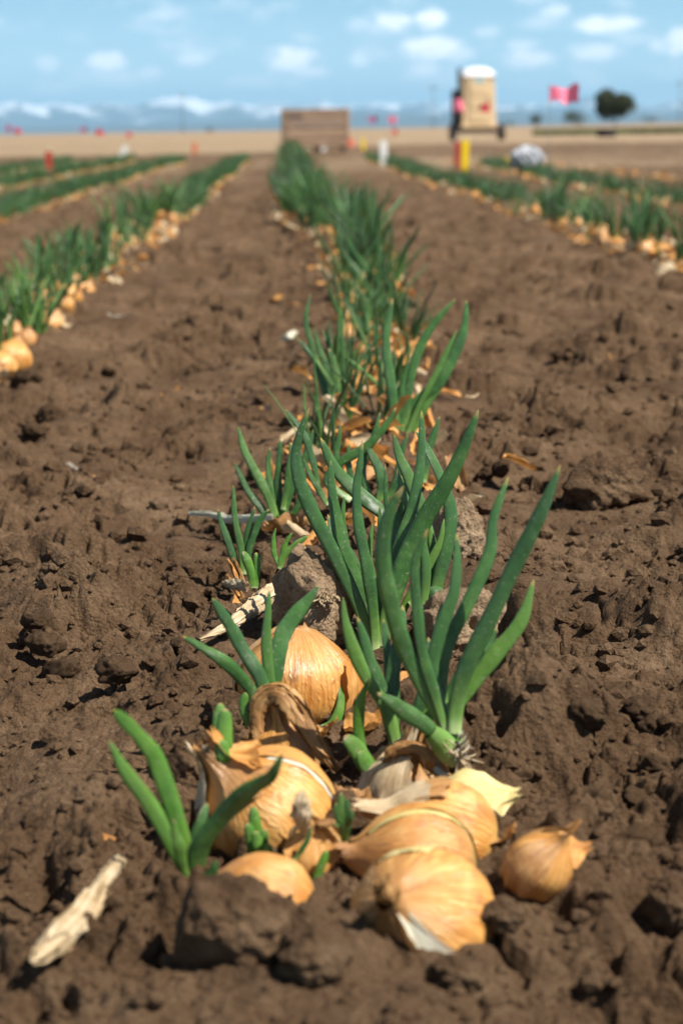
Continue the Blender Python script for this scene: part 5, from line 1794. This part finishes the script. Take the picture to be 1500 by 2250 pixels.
def tree(x, yfoot, Z, wpx, hpx, label, seed, name='broadleaf_tree', trunk=.12, nleaf=5200):
    p = far_px(x, yfoot, Z)
    wm, hm = wpx / F * Z, hpx / F * Z
    t = thing(name, label, 'tree' if trunk > .1 else 'bush', p, 'trees on the right horizon')
    r_ = np.random.default_rng(seed)
    segs = [tube([(0, 0, -.3), (.05, 0, hm * .3), (0, .05, hm * .62)], hm * .075, 1, 8, 8, (0, -1, 0), 0, lambda s: 1 - .65 * s)]
    tips = []
    for k in range(9):
        a = r_.uniform(0, 6.28)
        z0 = hm * r_.uniform(.18, .5)
        rad = wm * r_.uniform(.2, .40)
        e = np.array([math.cos(a) * rad, math.sin(a) * rad, min(hm * .92, z0 + hm * r_.uniform(.15, .4))])
        tips.append(e)
        segs.append(tube([(0, 0, z0), tuple(e * np.array([.5, .5, 1]) * np.array([1, 1, .8])), tuple(e)], hm * .03, 1, 6, 6, (0, -1, 0), 0, lambda s: 1 - .8 * s))
    J = join(segs)
    obj('trunk', mesh_from('trunk', J[0], J[1], None, True, BARK), t)
    C = [np.array([r_.uniform(-.33, .33) * wm, r_.uniform(-.33, .33) * wm, hm * r_.uniform(.18, .80)]) for _ in range(22)] + tips
    V, Q = [], []
    for i in range(nleaf):
        c = C[int(r_.integers(0, len(C)))]
        d = r_.standard_normal(3)
        d /= np.linalg.norm(d)
        pos = c + d * (r_.uniform(.5, 1) ** .4) * np.array([wm * .22, wm * .22, hm * .20])
        pos[2] = min(max(pos[2], hm * trunk * .8), hm)
        s = hm * .032 * r_.uniform(.6, 1.5)
        e1 = r_.standard_normal(3); e1 /= np.linalg.norm(e1)
        e2 = np.cross(e1, r_.standard_normal(3)); e2 /= np.linalg.norm(e2)
        V += [pos - e1 * s - e2 * s * .6, pos + e1 * s * .2 - e2 * s * .7, pos + e1 * s + e2 * s * .5, pos - e1 * s * .2 + e2 * s * .7]
        Q.append((4 * i, 4 * i + 1, 4 * i + 2, 4 * i + 3))
    obj('crown', mesh_from('crown', np.array(V), np.array(Q), None, False, FOL), t)
    return t


tree(1350, 262, 290, 84, 76, 'large round dark tree standing on the right horizon', 1)
tree(1262, 262, 300, 56, 34, 'low wide bush just left of the large round tree', 2, 'bush', .05, 1500)
tree(1176, 264, 310, 30, 30, 'small bush farther left of the round tree, right of the toilet', 3, 'bush', .05, 900)
tree(1120, 266, 320, 26, 14, 'lowest bush right beside the toilet wheel', 4, 'bush', .05, 600)
tree(1425, 258, 330, 44, 18, 'low bush at the right foot of the round tree', 5, 'bush', .05, 700)
tree(460, 283, 330, 22, 14, 'tiny dark bush on the left horizon', 6, 'bush', .05, 500)


def pole(x, yfoot, Z, hm, label):
    p = far_px(x, yfoot, Z)
    t = thing('utility_pole', label, 'utility pole', p, 'utility poles on the horizon')
    lathe('post', [(0, -.2), (.10, -.2), (.07, hm), (0, hm)], BARK, t, seg=10)
    bevel_box('crossarm', (-1.1, -.06, hm - .7), (1.1, .06, hm - .55), BARK, t, .01, 1)
    for xx in (-.95, -.45, .45, .95):
        lathe('insulator', [(0, hm - .55), (.05, hm - .55), (.06, hm - .45), (0, hm - .40)], MT['grey'], t, seg=8, loc=(xx, 0, 0))


pole(402, 284, 460, 10, 'utility pole standing before the snowy mountains at left')
pole(952, 274, 430, 10, 'utility pole just left of the portable toilet')
pole(1492, 262, 430, 10, 'utility pole at the right edge of the picture')


# green strip of a young crop at right, far
def crop_strip():
    r_ = np.random.default_rng(4)
    V, Q = [], []
    n = 9000
    for i in range(n):
        y = r_.uniform(84, 104)
        x = r_.uniform(.135, .26) * y
        h = float(.006 * np.clip(x, -40, 90) * smooth(75, 220, np.hypot(x, y)))
        a = r_.uniform(0, 6.28)
        s = r_.uniform(.05, .10)
        hh = r_.uniform(.12, .26)
        V += [(x - math.cos(a) * s, y - math.sin(a) * s, h - .05), (x + math.cos(a) * s, y + math.sin(a) * s, h - .05), (x + math.cos(a) * s * .8, y + math.sin(a) * s, h + hh), (x - math.cos(a) * s * .3, y - math.sin(a) * s, h + hh * .8)]
        Q.append((4 * i, 4 * i + 1, 4 * i + 2, 4 * i + 3))
    m = foliage_material('crop_green', (.075, .105, .035), (.12, .15, .05))
    tag(obj('crop_strip', mesh_from('crop_strip', np.array(V), np.array(Q), None, False, m)), 'green strip of young crop on the far right field', 'crop', kind='stuff')


crop_strip()


# ------------------------------------------------------------------ mountains
def mountains(name, label, dist, wid, az0, az1, prof_pts, seed, snow, jag):
    """a range seen between azimuths; prof_pts: (pixel x, pixel y of its crest)"""
    n, m = 420, 40
    V = []
    azs = np.linspace(az0, az1, n)
    cp = sorted((math.atan2(px_dir(x, y).x, px_dir(x, y).y), math.asin(px_dir(x, y).z) * dist) for x, y in prof_pts)
    crest = np.interp(azs, [c[0] for c in cp], [c[1] for c in cp])
    ds = np.linspace(-1, 1, m)
    A, S = np.meshgrid(azs, ds, indexing='ij')
    Cc = np.repeat(crest[:, None], m, 1)
    base = np.clip(1 - np.abs(S), 0, 1) ** .75
    X = A * dist / 2500.0
    Y = S * wid / 2500.0
    rid = 1 - np.abs(fbm2(X * 1.1, Y * 1.1, 5, seed, .5)) * jag
    Hh = Cc * base * rid - 60
    r = dist + S * wid
    V = np.stack([np.sin(A) * r, np.cos(A) * r, Hh], -1).reshape(-1, 3)
    i, j = np.meshgrid(np.arange(n - 1), np.arange(m - 1), indexing='ij')
    q = np.stack([i * m + j, i * m + j + 1, (i + 1) * m + j + 1, (i + 1) * m + j], -1).reshape(-1, 4)
    mt, nt = material(name + '_surface')
    g = nt.n('ShaderNodeNewGeometry')
    sp = nt.n('ShaderNodeSeparateXYZ')
    nt.link(g.outputs['Position'], sp.inputs[0])
    nz = nt.noise(g.outputs['Position'], .0008, 6, .7)
    k = nt.math('ADD', sp.outputs[2], nt.math('MULTIPLY', nt.math('SUBTRACT', nz, .5), 1700.0))
    rock = nt.mix(nz, (.05, .075, .085), (.10, .11, .10))
    col = nt.mix(nt.maprange(k, snow, snow + 130), rock, (.70, .74, .80))
    finish(nt, principled(nt, col, .9, .1))
    me = mesh_from(name, V, q, None, True, mt)
    tag(obj(name, me), label, None, kind='structure')


mountains('snowy_mountains', 'hazy blue mountains with snow on their crests', 42000, 6000, -.60, .60,
          [(-2600, 225), (-1500, 210), (-700, 222), (-200, 214), (0, 212), (90, 216), (180, 222), (300, 214), (410, 198), (470, 218), (540, 206), (620, 216), (730, 212), (800, 218), (960, 212), (1100, 216), (1220, 210), (1330, 200), (1420, 214), (1500, 212), (1900, 205), (2900, 215), (4200, 220)], 5, 460, .75)
mountains('foothills', 'dark blue foothills on the horizon', 24000, 3500, -.60, .60,
          [(-2600, 258), (-900, 262), (0, 268), (300, 262), (560, 256), (700, 250), (800, 232), (870, 226), (960, 238), (1060, 246), (1140, 222), (1200, 224), (1300, 236), (1420, 238), (1500, 230), (1800, 226), (3000, 240), (4200, 250)], 9, 5000, .45)

# ------------------------------------------------------------------ haze
V, Q = box((-78000, -6000, -420), (78000, 74000, 1250))
hm_ = bpy.data.materials.new('haze')
hm_.use_nodes = True
h = NT(hm_.node_tree)
pv = h.n('ShaderNodeVolumePrincipled')
pv.inputs['Color'].default_value = (.40, .72, 1.0, 1)
pv.inputs['Density'].default_value = 3.3e-5
pv.inputs['Anisotropy'].default_value = 0.0
ho = h.n('ShaderNodeOutputMaterial')
h.link(pv.outputs[0], ho.inputs['Volume'])
tag(obj('haze', mesh_from('haze', V, Q, None, False, hm_)), 'thin blue haze over the far field', None, kind='stuff')
